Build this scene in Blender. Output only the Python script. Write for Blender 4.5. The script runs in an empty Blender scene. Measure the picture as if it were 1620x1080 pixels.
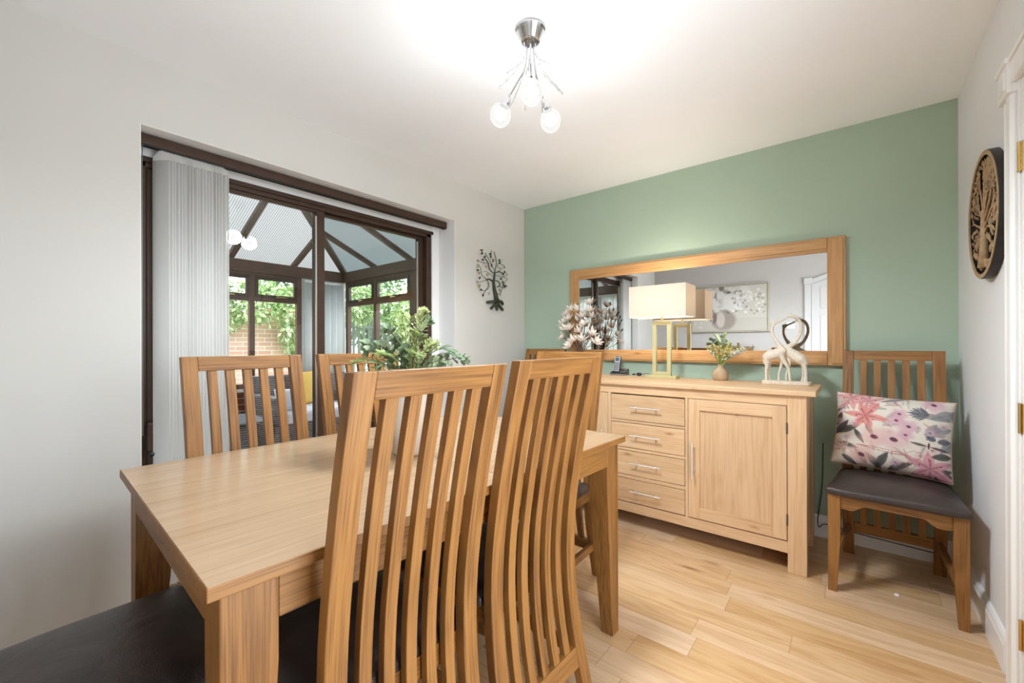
import bpy, bmesh, math, random
import numpy as np
from mathutils import Vector, Matrix

SC = bpy.context.scene
COL = SC.collection
PI = math.pi

# ------------------------------------------------------------------ camera
def make_camera():
    yaw, pitch, roll = 0.6832, 0.00066, -0.00287
    c, s = math.cos(yaw), math.sin(yaw)
    fw = Vector((-s*math.cos(pitch), c*math.cos(pitch), math.sin(pitch)))
    r = Vector((c, s, 0)); u = r.cross(fw)
    r2 = r*math.cos(roll)+u*math.sin(roll); u2 = u*math.cos(roll)-r*math.sin(roll)
    cd = bpy.data.cameras.new('camera'); co = bpy.data.objects.new('camera', cd); COL.objects.link(co)
    m = Matrix((r2, u2, -fw)).transposed().to_4x4(); m.translation = Vector((2.377, -3.1026, 1.1482))
    co.matrix_world = m
    cd.sensor_width = 36; cd.lens = 664.2/1620*36; cd.shift_y = 3.956/1620
    cd.clip_start = 0.02; cd.clip_end = 200
    SC.camera = co
make_camera()

# ------------------------------------------------------------------ world, daylight, exposure
def make_world():
    w = bpy.data.worlds.new('sky'); SC.world = w; w.use_nodes = True
    nt = w.node_tree; bg = nt.nodes['Background']
    sky = nt.nodes.new('ShaderNodeTexSky'); sky.sky_type = 'NISHITA'
    sky.sun_disc = False; sky.sun_elevation = math.radians(38); sky.sun_rotation = math.radians(215)
    sky.dust_density = 3.0; sky.air_density = 1.0
    mx = nt.nodes.new('ShaderNodeMixRGB'); mx.inputs[0].default_value = 0.85
    mx.inputs[2].default_value = (0.88, 0.94, 1.0, 1)
    sc = nt.nodes.new('ShaderNodeMixRGB'); sc.blend_type = 'MULTIPLY'; sc.inputs[0].default_value = 1
    sc.inputs[2].default_value = (.22, .22, .22, 1)
    nt.links.new(sky.outputs[0], sc.inputs[1]); nt.links.new(sc.outputs[0], mx.inputs[1])
    nt.links.new(mx.outputs[0], bg.inputs[0]); bg.inputs[1].default_value = 3.3
make_world()

def light(name, typ, loc, energy, color=(1, 1, 1), size=.1, rot=None, size_y=None, angle=None):
    l = bpy.data.lights.new(name, typ); l.energy = energy; l.color = color
    if typ == 'AREA':
        l.size = size
        if size_y: l.shape = 'RECTANGLE'; l.size_y = size_y
    elif typ == 'SUN': l.angle = angle or .02
    else: l.shadow_soft_size = size
    o = bpy.data.objects.new(name, l); COL.objects.link(o); o.location = loc
    if rot: o.rotation_euler = rot
    return o
# fill light tilted up behind the assumed, unseen window in the right-hand wall
light('assumed_window_fill', 'AREA', (3.02, -2.42, 1.08), 12.5, (.88, .95, 1.0), 1.9, rot=(0, math.radians(112), 0), size_y=1.0)
SC.view_settings.view_transform = 'Standard'; SC.view_settings.look = 'None'
SC.view_settings.gamma = 1; SC.view_settings.use_curve_mapping = False
SC.view_settings.exposure = 0.90
SC.cycles.use_denoising = True
SC.cycles.max_bounces = 12; SC.cycles.diffuse_bounces = 6; SC.cycles.transparent_max_bounces = 24
SC.cycles.caustics_reflective = False; SC.cycles.caustics_refractive = False
SC.cycles.sample_clamp_indirect = 4

# ------------------------------------------------------------------ colour + materials
def srgb(r, g, b):
    f = lambda c: (c/255/12.92) if c/255 <= .04045 else ((c/255+.055)/1.055)**2.4
    return (f(r), f(g), f(b), 1)

MATS = {}
def base(name, col, rough=.6, metal=0., spec=.5):
    m = bpy.data.materials.new(name); m.use_nodes = True
    b = m.node_tree.nodes['Principled BSDF']
    b.inputs['Base Color'].default_value = col; b.inputs['Roughness'].default_value = rough
    b.inputs['Metallic'].default_value = metal; b.inputs['Specular IOR Level'].default_value = spec
    return m, m.node_tree, b

def N(nt, t, **kw):
    n = nt.nodes.new(t)
    for k, v in kw.items(): setattr(n, k, v)
    return n
def ramp(nt, stops):
    r = N(nt, 'ShaderNodeValToRGB'); e = r.color_ramp.elements
    while len(e) < len(stops): e.new(.5)
    for i, (p, c) in enumerate(stops): e[i].position = p; e[i].color = c
    return r
def bump(nt, b, src, strength=.2, dist=.002):
    bp = N(nt, 'ShaderNodeBump'); bp.inputs['Strength'].default_value = strength; bp.inputs['Distance'].default_value = dist
    nt.links.new(src, bp.inputs['Height']); nt.links.new(bp.outputs[0], b.inputs['Normal'])

def paint(name, col, var=.03, rough=.75, sc=3.):
    if name in MATS: return MATS[name]
    m, nt, b = base(name, col, rough, spec=.25)
    tc = N(nt, 'ShaderNodeTexCoord'); n = N(nt, 'ShaderNodeTexNoise'); n.inputs['Scale'].default_value = sc; n.inputs['Detail'].default_value = 4
    nt.links.new(tc.outputs['Object'], n.inputs['Vector'])
    c = np.array(col[:3])
    r = ramp(nt, [(.3, (*(c*(1-var)), 1)), (.7, (*np.minimum(c*(1+var), 1), 1))])
    nt.links.new(n.outputs['Fac'], r.inputs[0]); nt.links.new(r.outputs[0], b.inputs['Base Color'])
    n2 = N(nt, 'ShaderNodeTexNoise'); n2.inputs['Scale'].default_value = 160; nt.links.new(tc.outputs['Object'], n2.inputs['Vector'])
    bump(nt, b, n2.outputs['Fac'], .06, .001)
    MATS[name] = m; return m

def metal(name, col, rough=.25):
    if name in MATS: return MATS[name]
    m, nt, b = base(name, col, rough, 1.)
    tc = N(nt, 'ShaderNodeTexCoord'); n = N(nt, 'ShaderNodeTexNoise'); n.inputs['Scale'].default_value = 60
    nt.links.new(tc.outputs['Object'], n.inputs['Vector'])
    mr = N(nt, 'ShaderNodeMapRange'); mr.inputs[3].default_value = rough*.8; mr.inputs[4].default_value = rough*1.25
    nt.links.new(n.outputs['Fac'], mr.inputs[0]); nt.links.new(mr.outputs[0], b.inputs['Roughness'])
    MATS[name] = m; return m

def oak(tone, axis='z', rough=.42, contrast=1.0, bent=False):
    """procedural oak; axis is the grain direction in object space"""
    key = 'oak_%s_%s_%g%s' % (tone, axis, rough, '_bent' if bent else '')
    if key in MATS: return MATS[key]
    col = {'honey': ((96, 61, 29), (140, 96, 48), (160, 115, 61)),
           'pale': ((194, 154, 112), (212, 176, 137), (222, 190, 154)),
           'top': ((158, 129, 98), (175, 147, 116), (185, 158, 129)),  # honey table top paled by reflection, the sheen put into the tone
           'mirror': ((166, 120, 72), (194, 148, 96), (206, 162, 112)),
           'trim': ((170, 130, 90), (196, 156, 112), (205, 170, 128))}[tone]
    m, nt, b = base(key, srgb(*col[1]), rough, spec=.4)
    L = nt.links.new
    tc = N(nt, 'ShaderNodeTexCoord'); oi = N(nt, 'ShaderNodeObjectInfo')
    off = N(nt, 'ShaderNodeVectorMath', operation='SCALE'); off.inputs[0].default_value = (3.1, 4.7, 5.3)
    L(oi.outputs['Random'], off.inputs['Scale'])
    add = N(nt, 'ShaderNodeVectorMath', operation='ADD'); L(tc.outputs['Object'], add.inputs[0]); L(off.outputs[0], add.inputs[1])
    ax = 'xyz'.index(axis)
    def mp(across, along):
        mm = N(nt, 'ShaderNodeMapping'); s = [across]*3; s[ax] = along
        if bent: s[1] = across*.05       # the grain follows the curve of the bar
        mm.inputs['Scale'].default_value = s; L(add.outputs[0], mm.inputs[0]); return mm
    # large figure -> growth rings
    n1 = N(nt, 'ShaderNodeTexNoise'); n1.inputs['Scale'].default_value = 1; n1.inputs['Detail'].default_value = 2
    L(mp(9, .9).outputs[0], n1.inputs['Vector'])
    mul = N(nt, 'ShaderNodeMath', operation='MULTIPLY'); mul.inputs[1].default_value = 60; L(n1.outputs['Fac'], mul.inputs[0])
    sn = N(nt, 'ShaderNodeMath', operation='SINE'); L(mul.outputs[0], sn.inputs[0])
    # fine fibres
    n2 = N(nt, 'ShaderNodeTexNoise'); n2.inputs['Scale'].default_value = 1; n2.inputs['Detail'].default_value = 3
    L(mp(270, 5).outputs[0], n2.inputs['Vector'])
    # broad tone
    n3 = N(nt, 'ShaderNodeTexNoise'); n3.inputs['Scale'].default_value = 1; n3.inputs['Detail'].default_value = 1
    L(mp(14, 1.2).outputs[0], n3.inputs['Vector'])
    a1 = N(nt, 'ShaderNodeMath', operation='MULTIPLY_ADD'); a1.inputs[1].default_value = .06*contrast; L(sn.outputs[0], a1.inputs[0])
    a2 = N(nt, 'ShaderNodeMath', operation='MULTIPLY_ADD'); a2.inputs[1].default_value = .95; L(n2.outputs['Fac'], a2.inputs[0]); a2.inputs[2].default_value = -.25
    L(a2.outputs[0], a1.inputs[2])
    a3 = N(nt, 'ShaderNodeMath', operation='MULTIPLY_ADD'); a3.inputs[1].default_value = .5; L(n3.outputs['Fac'], a3.inputs[0]); L(a1.outputs[0], a3.inputs[2])
    r = ramp(nt, [(.18, srgb(*col[0])), (.48, srgb(*col[1])), (.85, srgb(*col[2]))])
    L(a3.outputs[0], r.inputs[0])
    # small sparse knots
    vo = N(nt, 'ShaderNodeTexVoronoi'); vo.inputs['Scale'].default_value = 1; L(mp(7, 2.2).outputs[0], vo.inputs['Vector'])
    kr = ramp(nt, [(.0, (.35, .2, .1, 1)), (.055, (.8, .7, .6, 1)), (.09, (1, 1, 1, 1))]); L(vo.outputs['Distance'], kr.inputs[0])
    mx = N(nt, 'ShaderNodeMixRGB', blend_type='MULTIPLY'); mx.inputs[0].default_value = .8; L(r.outputs[0], mx.inputs[1]); L(kr.outputs[0], mx.inputs[2])
    hs = N(nt, 'ShaderNodeHueSaturation'); L(mx.outputs[0], hs.inputs['Color'])
    vr = N(nt, 'ShaderNodeMapRange'); vr.inputs[3].default_value = .93; vr.inputs[4].default_value = 1.06; L(oi.outputs['Random'], vr.inputs[0])
    L(vr.outputs[0], hs.inputs['Value']); L(hs.outputs[0], b.inputs['Base Color'])
    bump(nt, b, n2.outputs['Fac'], .12, .0006)
    MATS[key] = m; return m

def floor_mat():
    m, nt, b = base('oak_plank_floor', (1, 1, 1, 1), .36, spec=.4)
    L = nt.links.new
    tc = N(nt, 'ShaderNodeTexCoord'); sp = N(nt, 'ShaderNodeSeparateXYZ'); L(tc.outputs['Object'], sp.inputs[0])
    def M(op, a, bb=None, c=None):
        n = N(nt, 'ShaderNodeMath', operation=op)
        for i, v in enumerate((a, bb, c)):
            if v is None: continue
            if isinstance(v, (int, float)): n.inputs[i].default_value = v
            else: L(v, n.inputs[i])
        return n.outputs[0]
    W, LEN = .125, 1.05
    yr = M('DIVIDE', sp.outputs[1], W); row = M('FLOOR', yr); fy = M('FRACT', yr)
    wn = N(nt, 'ShaderNodeTexWhiteNoise', noise_dimensions='1D'); L(row, wn.inputs['W'])
    xo = M('MULTIPLY_ADD', wn.outputs['Value'], 7.3, sp.outputs[0])
    # second noise varies the plank length by row
    wn2 = N(nt, 'ShaderNodeTexWhiteNoise', noise_dimensions='1D'); L(M('ADD', row, 37.7), wn2.inputs['W'])
    ln = M('MULTIPLY_ADD', wn2.outputs['Value'], .55, .55)
    xr = M('DIVIDE', xo, ln); pid = M('FLOOR', xr); fx = M('FRACT', xr)
    cb = N(nt, 'ShaderNodeCombineXYZ'); L(row, cb.inputs[0]); L(pid, cb.inputs[1])
    w3 = N(nt, 'ShaderNodeTexWhiteNoise', noise_dimensions='3D'); L(cb.outputs[0], w3.inputs['Vector'])
    offv = N(nt, 'ShaderNodeVectorMath', operation='SCALE'); L(w3.outputs['Color'], offv.inputs[0]); offv.inputs['Scale'].default_value = 20
    add = N(nt, 'ShaderNodeVectorMath', operation='ADD'); L(tc.outputs['Object'], add.inputs[0]); L(offv.outputs[0], add.inputs[1])
    def noi(sx, sy, d=3):
        mm = N(nt, 'ShaderNodeMapping'); mm.inputs['Scale'].default_value = (sx, sy, 1); L(add.outputs[0], mm.inputs[0])
        n = N(nt, 'ShaderNodeTexNoise'); n.inputs['Scale'].default_value = 1; n.inputs['Detail'].default_value = d; L(mm.outputs[0], n.inputs['Vector']); return n.outputs['Fac']
    big = noi(1.2, 11, 2); fine = noi(8, 170)
    rings = M('SINE', M('MULTIPLY', big, 55))
    v = M('MULTIPLY_ADD', rings, .07, M('MULTIPLY_ADD', fine, .35, M('MULTIPLY', big, .6)))
    r = ramp(nt, [(.25, srgb(192, 154, 116)), (.5, srgb(213, 180, 143)), (.8, srgb(225, 196, 163))]); L(v, r.inputs[0])
    hs = N(nt, 'ShaderNodeHueSaturation'); L(r.outputs[0], hs.inputs['Color'])
    mr = N(nt, 'ShaderNodeMapRange'); mr.inputs[3].default_value = .86; mr.inputs[4].default_value = 1.02; L(w3.outputs['Value'], mr.inputs[0]); L(mr.outputs[0], hs.inputs['Value'])
    mr2 = N(nt, 'ShaderNodeMapRange'); mr2.inputs[3].default_value = 1.18; mr2.inputs[4].default_value = .9; L(w3.outputs['Value'], mr2.inputs[0]); L(mr2.outputs[0], hs.inputs['Saturation'])
    # knots, stretched along the plank
    mm = N(nt, 'ShaderNodeMapping'); mm.inputs['Scale'].default_value = (1.6, 7, 1); L(add.outputs[0], mm.inputs[0])
    vo = N(nt, 'ShaderNodeTexVoronoi'); vo.inputs['Scale'].default_value = 1; L(mm.outputs[0], vo.inputs['Vector'])
    nd = noi(12, 60, 3)
    kd = M('ADD', vo.outputs['Distance'], M('MULTIPLY_ADD', nd, .22, -.125))
    kr = ramp(nt, [(.0, (.28, .18, .10, 1)), (.05, (.62, .48, .36, 1)), (.11, (1, 1, 1, 1))]); L(kd, kr.inputs[0])
    mx = N(nt, 'ShaderNodeMixRGB', blend_type='MULTIPLY'); mx.inputs[0].default_value = .75; L(hs.outputs[0], mx.inputs[1]); L(kr.outputs[0], mx.inputs[2])
    # seams
    ey = M('MINIMUM', fy, M('SUBTRACT', 1, fy)); ex = M('MINIMUM', fx, M('SUBTRACT', 1, fx))
    sy = M('LESS_THAN', M('MULTIPLY', ey, W), .0009); sx = M('LESS_THAN', M('MULTIPLY', ex, ln), .0011)
    seam = M('MAXIMUM', sy, sx)
    m2 = N(nt, 'ShaderNodeMixRGB'); L(M('MULTIPLY', seam, .55), m2.inputs[0]); L(mx.outputs[0], m2.inputs[1]); m2.inputs[2].default_value = srgb(120, 84, 52)
    L(m2.outputs[0], b.inputs['Base Color'])
    bump(nt, b, M('SUBTRACT', M('MULTIPLY', fine, .3), seam), .25, .001)
    return m

def brick_mat(name, c1, c2, mortar, scale=1., axis='x'):
    if name in MATS: return MATS[name]
    m, nt, b = base(name, c1, .85)
    tc = N(nt, 'ShaderNodeTexCoord'); mp = N(nt, 'ShaderNodeMapping')
    mp.inputs['Rotation'].default_value = (PI/2, 0, 0) if axis == 'x' else (PI/2, 0, PI/2)
    sp = N(nt, 'ShaderNodeSeparateXYZ'); nt.links.new(tc.outputs['Object'], sp.inputs[0])
    cb = N(nt, 'ShaderNodeCombineXYZ'); nt.links.new(sp.outputs[0 if axis == 'x' else 1], cb.inputs[0]); nt.links.new(sp.outputs[2], cb.inputs[1])
    br = N(nt, 'ShaderNodeTexBrick'); br.inputs['Scale'].default_value = 1*scale
    br.inputs['Brick Width'].default_value = .225; br.inputs['Row Height'].default_value = .075; br.inputs['Mortar Size'].default_value = .006
    br.inputs['Color1'].default_value = c1; br.inputs['Color2'].default_value = c2; br.inputs['Mortar'].default_value = mortar
    nt.links.new(cb.outputs[0], br.inputs['Vector']); nt.links.new(br.outputs['Color'], b.inputs['Base Color'])
    MATS[name] = m; return m

def leather():
    if 'leather' in MATS: return MATS['leather']
    m, nt, b = base('dark_brown_leather', srgb(52, 42, 38), .38, spec=.5)
    tc = N(nt, 'ShaderNodeTexCoord'); n = N(nt, 'ShaderNodeTexNoise'); n.inputs['Scale'].default_value = 9; n.inputs['Detail'].default_value = 4
    nt.links.new(tc.outputs['Object'], n.inputs['Vector'])
    r = ramp(nt, [(.3, srgb(44, 36, 34)), (.7, srgb(66, 54, 50))]); nt.links.new(n.outputs['Fac'], r.inputs[0]); nt.links.new(r.outputs[0], b.inputs['Base Color'])
    v = N(nt, 'ShaderNodeTexVoronoi'); v.inputs['Scale'].default_value = 420; nt.links.new(tc.outputs['Object'], v.inputs['Vector'])
    w = N(nt, 'ShaderNodeTexNoise'); w.inputs['Scale'].default_value = 7; w.inputs['Detail'].default_value = 3; w.inputs['Distortion'].default_value = 1.2; nt.links.new(tc.outputs['Object'], w.inputs['Vector'])
    ma = N(nt, 'ShaderNodeMath', operation='MULTIPLY_ADD'); ma.inputs[1].default_value = 10; nt.links.new(w.outputs['Fac'], ma.inputs[0]); nt.links.new(v.outputs['Distance'], ma.inputs[2])
    bump(nt, b, ma.outputs[0], .45, .0009)
    MATS['leather'] = m; return m

def glass(name='clear_glass', tint=(1, 1, 1, 1), refl=1.0):
    if name in MATS: return MATS[name]
    m = bpy.data.materials.new(name); m.use_nodes = True; nt = m.node_tree; nt.nodes.clear()
    o = N(nt, 'ShaderNodeOutputMaterial'); mx = N(nt, 'ShaderNodeMixShader'); t = N(nt, 'ShaderNodeBsdfTransparent'); g = N(nt, 'ShaderNodeBsdfGlossy')
    t.inputs[0].default_value = tint; g.inputs['Roughness'].default_value = .01
    lw = N(nt, 'ShaderNodeLayerWeight'); lw.inputs[0].default_value = .5
    f = N(nt, 'ShaderNodeMath', operation='POWER'); f.inputs[1].default_value = 5; nt.links.new(lw.outputs['Facing'], f.inputs[0])
    mu = N(nt, 'ShaderNodeMath', operation='MULTIPLY_ADD'); mu.inputs[1].default_value = .9; mu.inputs[2].default_value = .035*refl
    nt.links.new(f.outputs[0], mu.inputs[0]); nt.links.new(mu.outputs[0], mx.inputs[0])
    nt.links.new(t.outputs[0], mx.inputs[1]); nt.links.new(g.outputs[0], mx.inputs[2]); nt.links.new(mx.outputs[0], o.inputs[0])
    MATS[name] = m; return m

def fabric_translucent(name, col, trans=.5, stripes=None, clear=0.0):
    """cloth / polycarbonate: diffuse + translucent (+ a little straight-through)"""
    if name in MATS: return MATS[name]
    m = bpy.data.materials.new(name); m.use_nodes = True; nt = m.node_tree; nt.nodes.clear(); L = nt.links.new
    o = N(nt, 'ShaderNodeOutputMaterial'); mx = N(nt, 'ShaderNodeMixShader'); d = N(nt, 'ShaderNodeBsdfDiffuse'); t = N(nt, 'ShaderNodeBsdfTranslucent')
    mx.inputs[0].default_value = trans; d.inputs[0].default_value = col; t.inputs[0].default_value = col
    L(d.outputs[0], mx.inputs[1]); L(t.outputs[0], mx.inputs[2])
    out = mx.outputs[0]
    if clear:
        tr = N(nt, 'ShaderNodeBsdfTransparent'); m2 = N(nt, 'ShaderNodeMixShader'); m2.inputs[0].default_value = clear
        L(out, m2.inputs[1]); L(tr.outputs[0], m2.inputs[2]); out = m2.outputs[0]
    if stripes:
        ax, freq, c2 = stripes
        tc = N(nt, 'ShaderNodeTexCoord'); sp = N(nt, 'ShaderNodeSeparateXYZ'); L(tc.outputs['Object'], sp.inputs[0])
        mu = N(nt, 'ShaderNodeMath', operation='MULTIPLY'); mu.inputs[1].default_value = freq; L(sp.outputs[ax], mu.inputs[0])
        fr = N(nt, 'ShaderNodeMath', operation='FRACT'); L(mu.outputs[0], fr.inputs[0])
        r = ramp(nt, [(.0, c2), (.22, c2), (.34, col), (1., col)]); L(fr.outputs[0], r.inputs[0])
        L(r.outputs[0], d.inputs[0]); L(r.outputs[0], t.inputs[0])
    L(out, o.inputs[0]); MATS[name] = m; return m

def emissive(name, col, strength):
    if name in MATS: return MATS[name]
    m, nt, b = base(name, col, .4); b.inputs['Emission Color'].default_value = col; b.inputs['Emission Strength'].default_value = strength
    lw = N(nt, 'ShaderNodeLayerWeight'); lw.inputs[0].default_value = .35
    mr = N(nt, 'ShaderNodeMapRange'); mr.inputs[3].default_value = strength*1.2; mr.inputs[4].default_value = strength*.62
    nt.links.new(lw.outputs['Facing'], mr.inputs[0]); nt.links.new(mr.outputs[0], b.inputs['Emission Strength'])
    MATS[name] = m; return m

def leafmat(name, c1, c2, trans=.25, sc=30., rough=.55):
    if name in MATS: return MATS[name]
    m, nt, b = base(name, c1, rough, spec=.3); L = nt.links.new
    ge = N(nt, 'ShaderNodeNewGeometry')
    tc = N(nt, 'ShaderNodeTexCoord'); n = N(nt, 'ShaderNodeTexNoise'); n.inputs['Scale'].default_value = sc; L(tc.outputs['Object'], n.inputs['Vector'])
    ad = N(nt, 'ShaderNodeMath', operation='ADD'); L(ge.outputs['Random Per Island'], ad.inputs[0]); L(n.outputs['Fac'], ad.inputs[1])
    hf = N(nt, 'ShaderNodeMath', operation='MULTIPLY'); hf.inputs[1].default_value = .5; L(ad.outputs[0], hf.inputs[0])
    r = ramp(nt, [(.2, c1), (.8, c2)]); L(hf.outputs[0], r.inputs[0]); L(r.outputs[0], b.inputs['Base Color'])
    tr = N(nt, 'ShaderNodeBsdfTranslucent'); L(r.outputs[0], tr.inputs[0]); mx = N(nt, 'ShaderNodeMixShader'); mx.inputs[0].default_value = trans
    L(b.outputs[0], mx.inputs[1]); L(tr.outputs[0], mx.inputs[2]); L(mx.outputs[0], nt.nodes['Material Output'].inputs[0])
    MATS[name] = m; return m

def vcol_mat(name, rough=.85, weave=500):
    if name in MATS: return MATS[name]
    m, nt, b = base(name, (1, 1, 1, 1), rough, spec=.15)
    a = N(nt, 'ShaderNodeVertexColor'); a.layer_name = 'Col'; nt.links.new(a.outputs[0], b.inputs['Base Color'])
    tc = N(nt, 'ShaderNodeTexCoord'); n = N(nt, 'ShaderNodeTexNoise'); n.inputs['Scale'].default_value = weave
    nt.links.new(tc.outputs['Object'], n.inputs['Vector']); bump(nt, b, n.outputs['Fac'], .15, .0005)
    MATS[name] = m; return m

# ------------------------------------------------------------------ mesh helpers
class MB:
    """collects pieces, builds ONE mesh object"""
    def __init__(s): s.v = []; s.f = []
    def add(s, vs, fs):
        o = len(s.v); s.v += [tuple(v) for v in vs]; s.f += [tuple(i+o for i in f) for f in fs]; return s
    def box(s, x0, x1, y0, y1, z0, z1):
        vs = [(x, y, z) for x in (x0, x1) for y in (y0, y1) for z in (z0, z1)]
        return s.add(vs, [(0, 1, 3, 2), (4, 6, 7, 5), (0, 4, 5, 1), (2, 3, 7, 6), (0, 2, 6, 4), (1, 5, 7, 3)])
    def hexa(s, lo, hi):
        """lo, hi: 4 points each (rings)"""
        return s.add(list(lo)+list(hi), [(3, 2, 1, 0), (4, 5, 6, 7), (0, 1, 5, 4), (1, 2, 6, 5), (2, 3, 7, 6), (3, 0, 4, 7)])
    def prism(s, pts, a, b, axis='y'):
        """extrude a 2D polygon between a and b along axis"""
        n = len(pts)
        mk = {'y': lambda p, t: (p[0], t, p[1]), 'x': lambda p, t: (t, p[0], p[1]), 'z': lambda p, t: (p[0], p[1], t)}[axis]
        vs = [mk(p, a) for p in pts]+[mk(p, b) for p in pts]
        fs = [tuple(range(n-1, -1, -1)), tuple(range(n, 2*n))]+[(i, (i+1) % n, (i+1) % n+n, i+n) for i in range(n)]
        return s.add(vs, fs)
    def beam(s, a, b, w, h, up=(0, 0, 1)):
        a, b = Vector(a), Vector(b); d = (b-a).normalized(); u = Vector(up)
        sx = d.cross(u).normalized()*w/2; uz = sx.cross(d).normalized()*h/2
        r = lambda p: [p-sx-uz, p+sx-uz, p+sx+uz, p-sx+uz]
        return s.hexa(r(a), r(b))
    def tube(s, pts, rad, n=8, caps=True):
        pts = [Vector(p) for p in pts]; k = len(pts)
        if not hasattr(rad, '__len__'): rad = [rad]*k
        vs = []; prev = None
        for i, p in enumerate(pts):
            d = (pts[min(i+1, k-1)]-pts[max(i-1, 0)])
            d = d.normalized() if d.length > 1e-9 else Vector((0, 0, 1))
            if prev is None:
                prev = d.cross(Vector((0, 0, 1)) if abs(d.z) < .9 else Vector((1, 0, 0))).normalized()
            else:
                prev = (prev-d*prev.dot(d)).normalized()
            q = d.cross(prev)
            vs += [p+(prev*math.cos(2*PI*j/n)+q*math.sin(2*PI*j/n))*rad[i] for j in range(n)]
        fs = [(i*n+j, i*n+(j+1) % n, (i+1)*n+(j+1) % n, (i+1)*n+j) for i in range(k-1) for j in range(n)]
        if caps: fs += [tuple(range(n-1, -1, -1)), tuple(range((k-1)*n, k*n))]
        return s.add(vs, fs)
    def lathe(s, prof, c=(0, 0, 0), n=32, axis='z'):
        vs = []
        for r, z in prof:
            for j in range(n):
                a = 2*PI*j/n
                if axis == 'z': vs.append((c[0]+r*math.cos(a), c[1]+r*math.sin(a), c[2]+z))
                elif axis == 'x': vs.append((c[0]+z, c[1]+r*math.cos(a), c[2]+r*math.sin(a)))
                else: vs.append((c[0]+r*math.cos(a), c[1]+z, c[2]+r*math.sin(a)))
        k = len(prof)
        fs = [(i*n+j, i*n+(j+1) % n, (i+1)*n+(j+1) % n, (i+1)*n+j) for i in range(k-1) for j in range(n)]
        if prof[0][0] > 1e-6: fs.append(tuple(range(n-1, -1, -1)))
        if prof[-1][0] > 1e-6: fs.append(tuple(range((k-1)*n, k*n)))
        return s.add(vs, fs)
    def ball(s, c, r, n=12, sq=(1, 1, 1)):
        m = n//2+1
        vs = []; 
        for i in range(m+1):
            t = PI*i/m
            for j in range(n):
                a = 2*PI*j/n
                vs.append((c[0]+r*sq[0]*math.sin(t)*math.cos(a), c[1]+r*sq[1]*math.sin(t)*math.sin(a), c[2]+r*sq[2]*math.cos(t)))
        return s.add(vs, [(i*n+j, (i+1)*n+j, (i+1)*n+(j+1) % n, i*n+(j+1) % n) for i in range(m) for j in range(n)])
    def leaf(s, p, d, up, ln, w, fold=.15, curl=.2, seg=4):
        """pointed leaf from p along d"""
        p, d, up = Vector(p), Vector(d).normalized(), Vector(up)
        sd = d.cross(up)
        if sd.length < 1e-4: sd = d.cross(Vector((1, 0, .1)))
        sd.normalize(); nn = sd.cross(d)
        vs = []
        for i in range(seg+1):
            t = i/seg; ww = w*.5*math.sin(PI*min(max(t, .03), .985))**.75
            c = p+d*ln*t+nn*(curl*ln*(-(t*t)))
            vs += [c-sd*ww+nn*fold*ww, c, c+sd*ww+nn*fold*ww]
        fs = []
        for i in range(seg):
            a = i*3; fs += [(a, a+1, a+4, a+3), (a+1, a+2, a+5, a+4)]
        return s.add(vs, fs)
    def build(s, name, mat, parent=None, bevel=0, smooth=False, seg=2, loc=None, rot=None, solid=0, remesh=0, subsurf=0):
        me = bpy.data.meshes.new(name); me.from_pydata(s.v, [], s.f); me.update()
        bm = bmesh.new(); bm.from_mesh(me)
        if not solid: bmesh.ops.remove_doubles(bm, verts=bm.verts, dist=1e-6)
        bmesh.ops.recalc_face_normals(bm, faces=bm.faces) if s.f and len(s.f) < 20000 else None
        bm.to_mesh(me); bm.free()
        me.materials.append(mat)
        o = bpy.data.objects.new(name, me); COL.objects.link(o)
        if parent: o.parent = parent
        if loc: o.location = loc
        if rot: o.rotation_euler = rot
        if solid:
            md = o.modifiers.new('thick', 'SOLIDIFY'); md.thickness = solid; md.offset = 0
        if remesh:
            md = o.modifiers.new('join', 'REMESH'); md.mode = 'VOXEL'; md.voxel_size = remesh; md.use_smooth_shade = True
        if subsurf:
            md = o.modifiers.new('sub', 'SUBSURF'); md.levels = subsurf; md.render_levels = subsurf
        if bevel:
            md = o.modifiers.new('bevel', 'BEVEL'); md.width = bevel; md.segments = seg; md.limit_method = 'ANGLE'; md.angle_limit = math.radians(35)
        if smooth:
            for p in me.polygons: p.use_smooth = True
        return o

def tag(o, label=None, cat=None, group=None, kind=None):
    if label: o['label'] = label
    if cat: o['category'] = cat
    if group: o['group'] = group
    if kind: o['kind'] = kind
    return o
def thing(name, label, cat, loc=(0, 0, 0), rz=0, group=None):
    o = bpy.data.objects.new(name, None); COL.objects.link(o); o.location = loc; o.rotation_euler = (0, 0, rz)
    o.empty_display_size = .05
    return tag(o, label, cat, group)
def struct(o): o['kind'] = 'structure'; return o
def dup(root, loc, rz, label=None, group=None):
    r = root.copy(); COL.objects.link(r); r.location = loc; r.rotation_euler = (0, 0, rz)
    if label: r['label'] = label
    if group: r['group'] = group
    for ch in list(root.children):
        c = ch.copy(); COL.objects.link(c); c.parent = r
        for g in ch.children:
            d = g.copy(); COL.objects.link(d); d.parent = c
    return r
def catmull(pts, k=6):
    out = []; P = [Vector(p) for p in pts]; P = [P[0]*2-P[1]]+P+[P[-1]*2-P[-2]]
    for i in range(1, len(P)-2):
        for j in range(k):
            t = j/k; a, b, c, d = P[i-1:i+3]
            out.append(.5*((2*b)+(c-a)*t+(2*a-5*b+4*c-d)*t*t+(3*b-a-3*c+d)*t**3))
    out.append(P[-2]); return out
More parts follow.
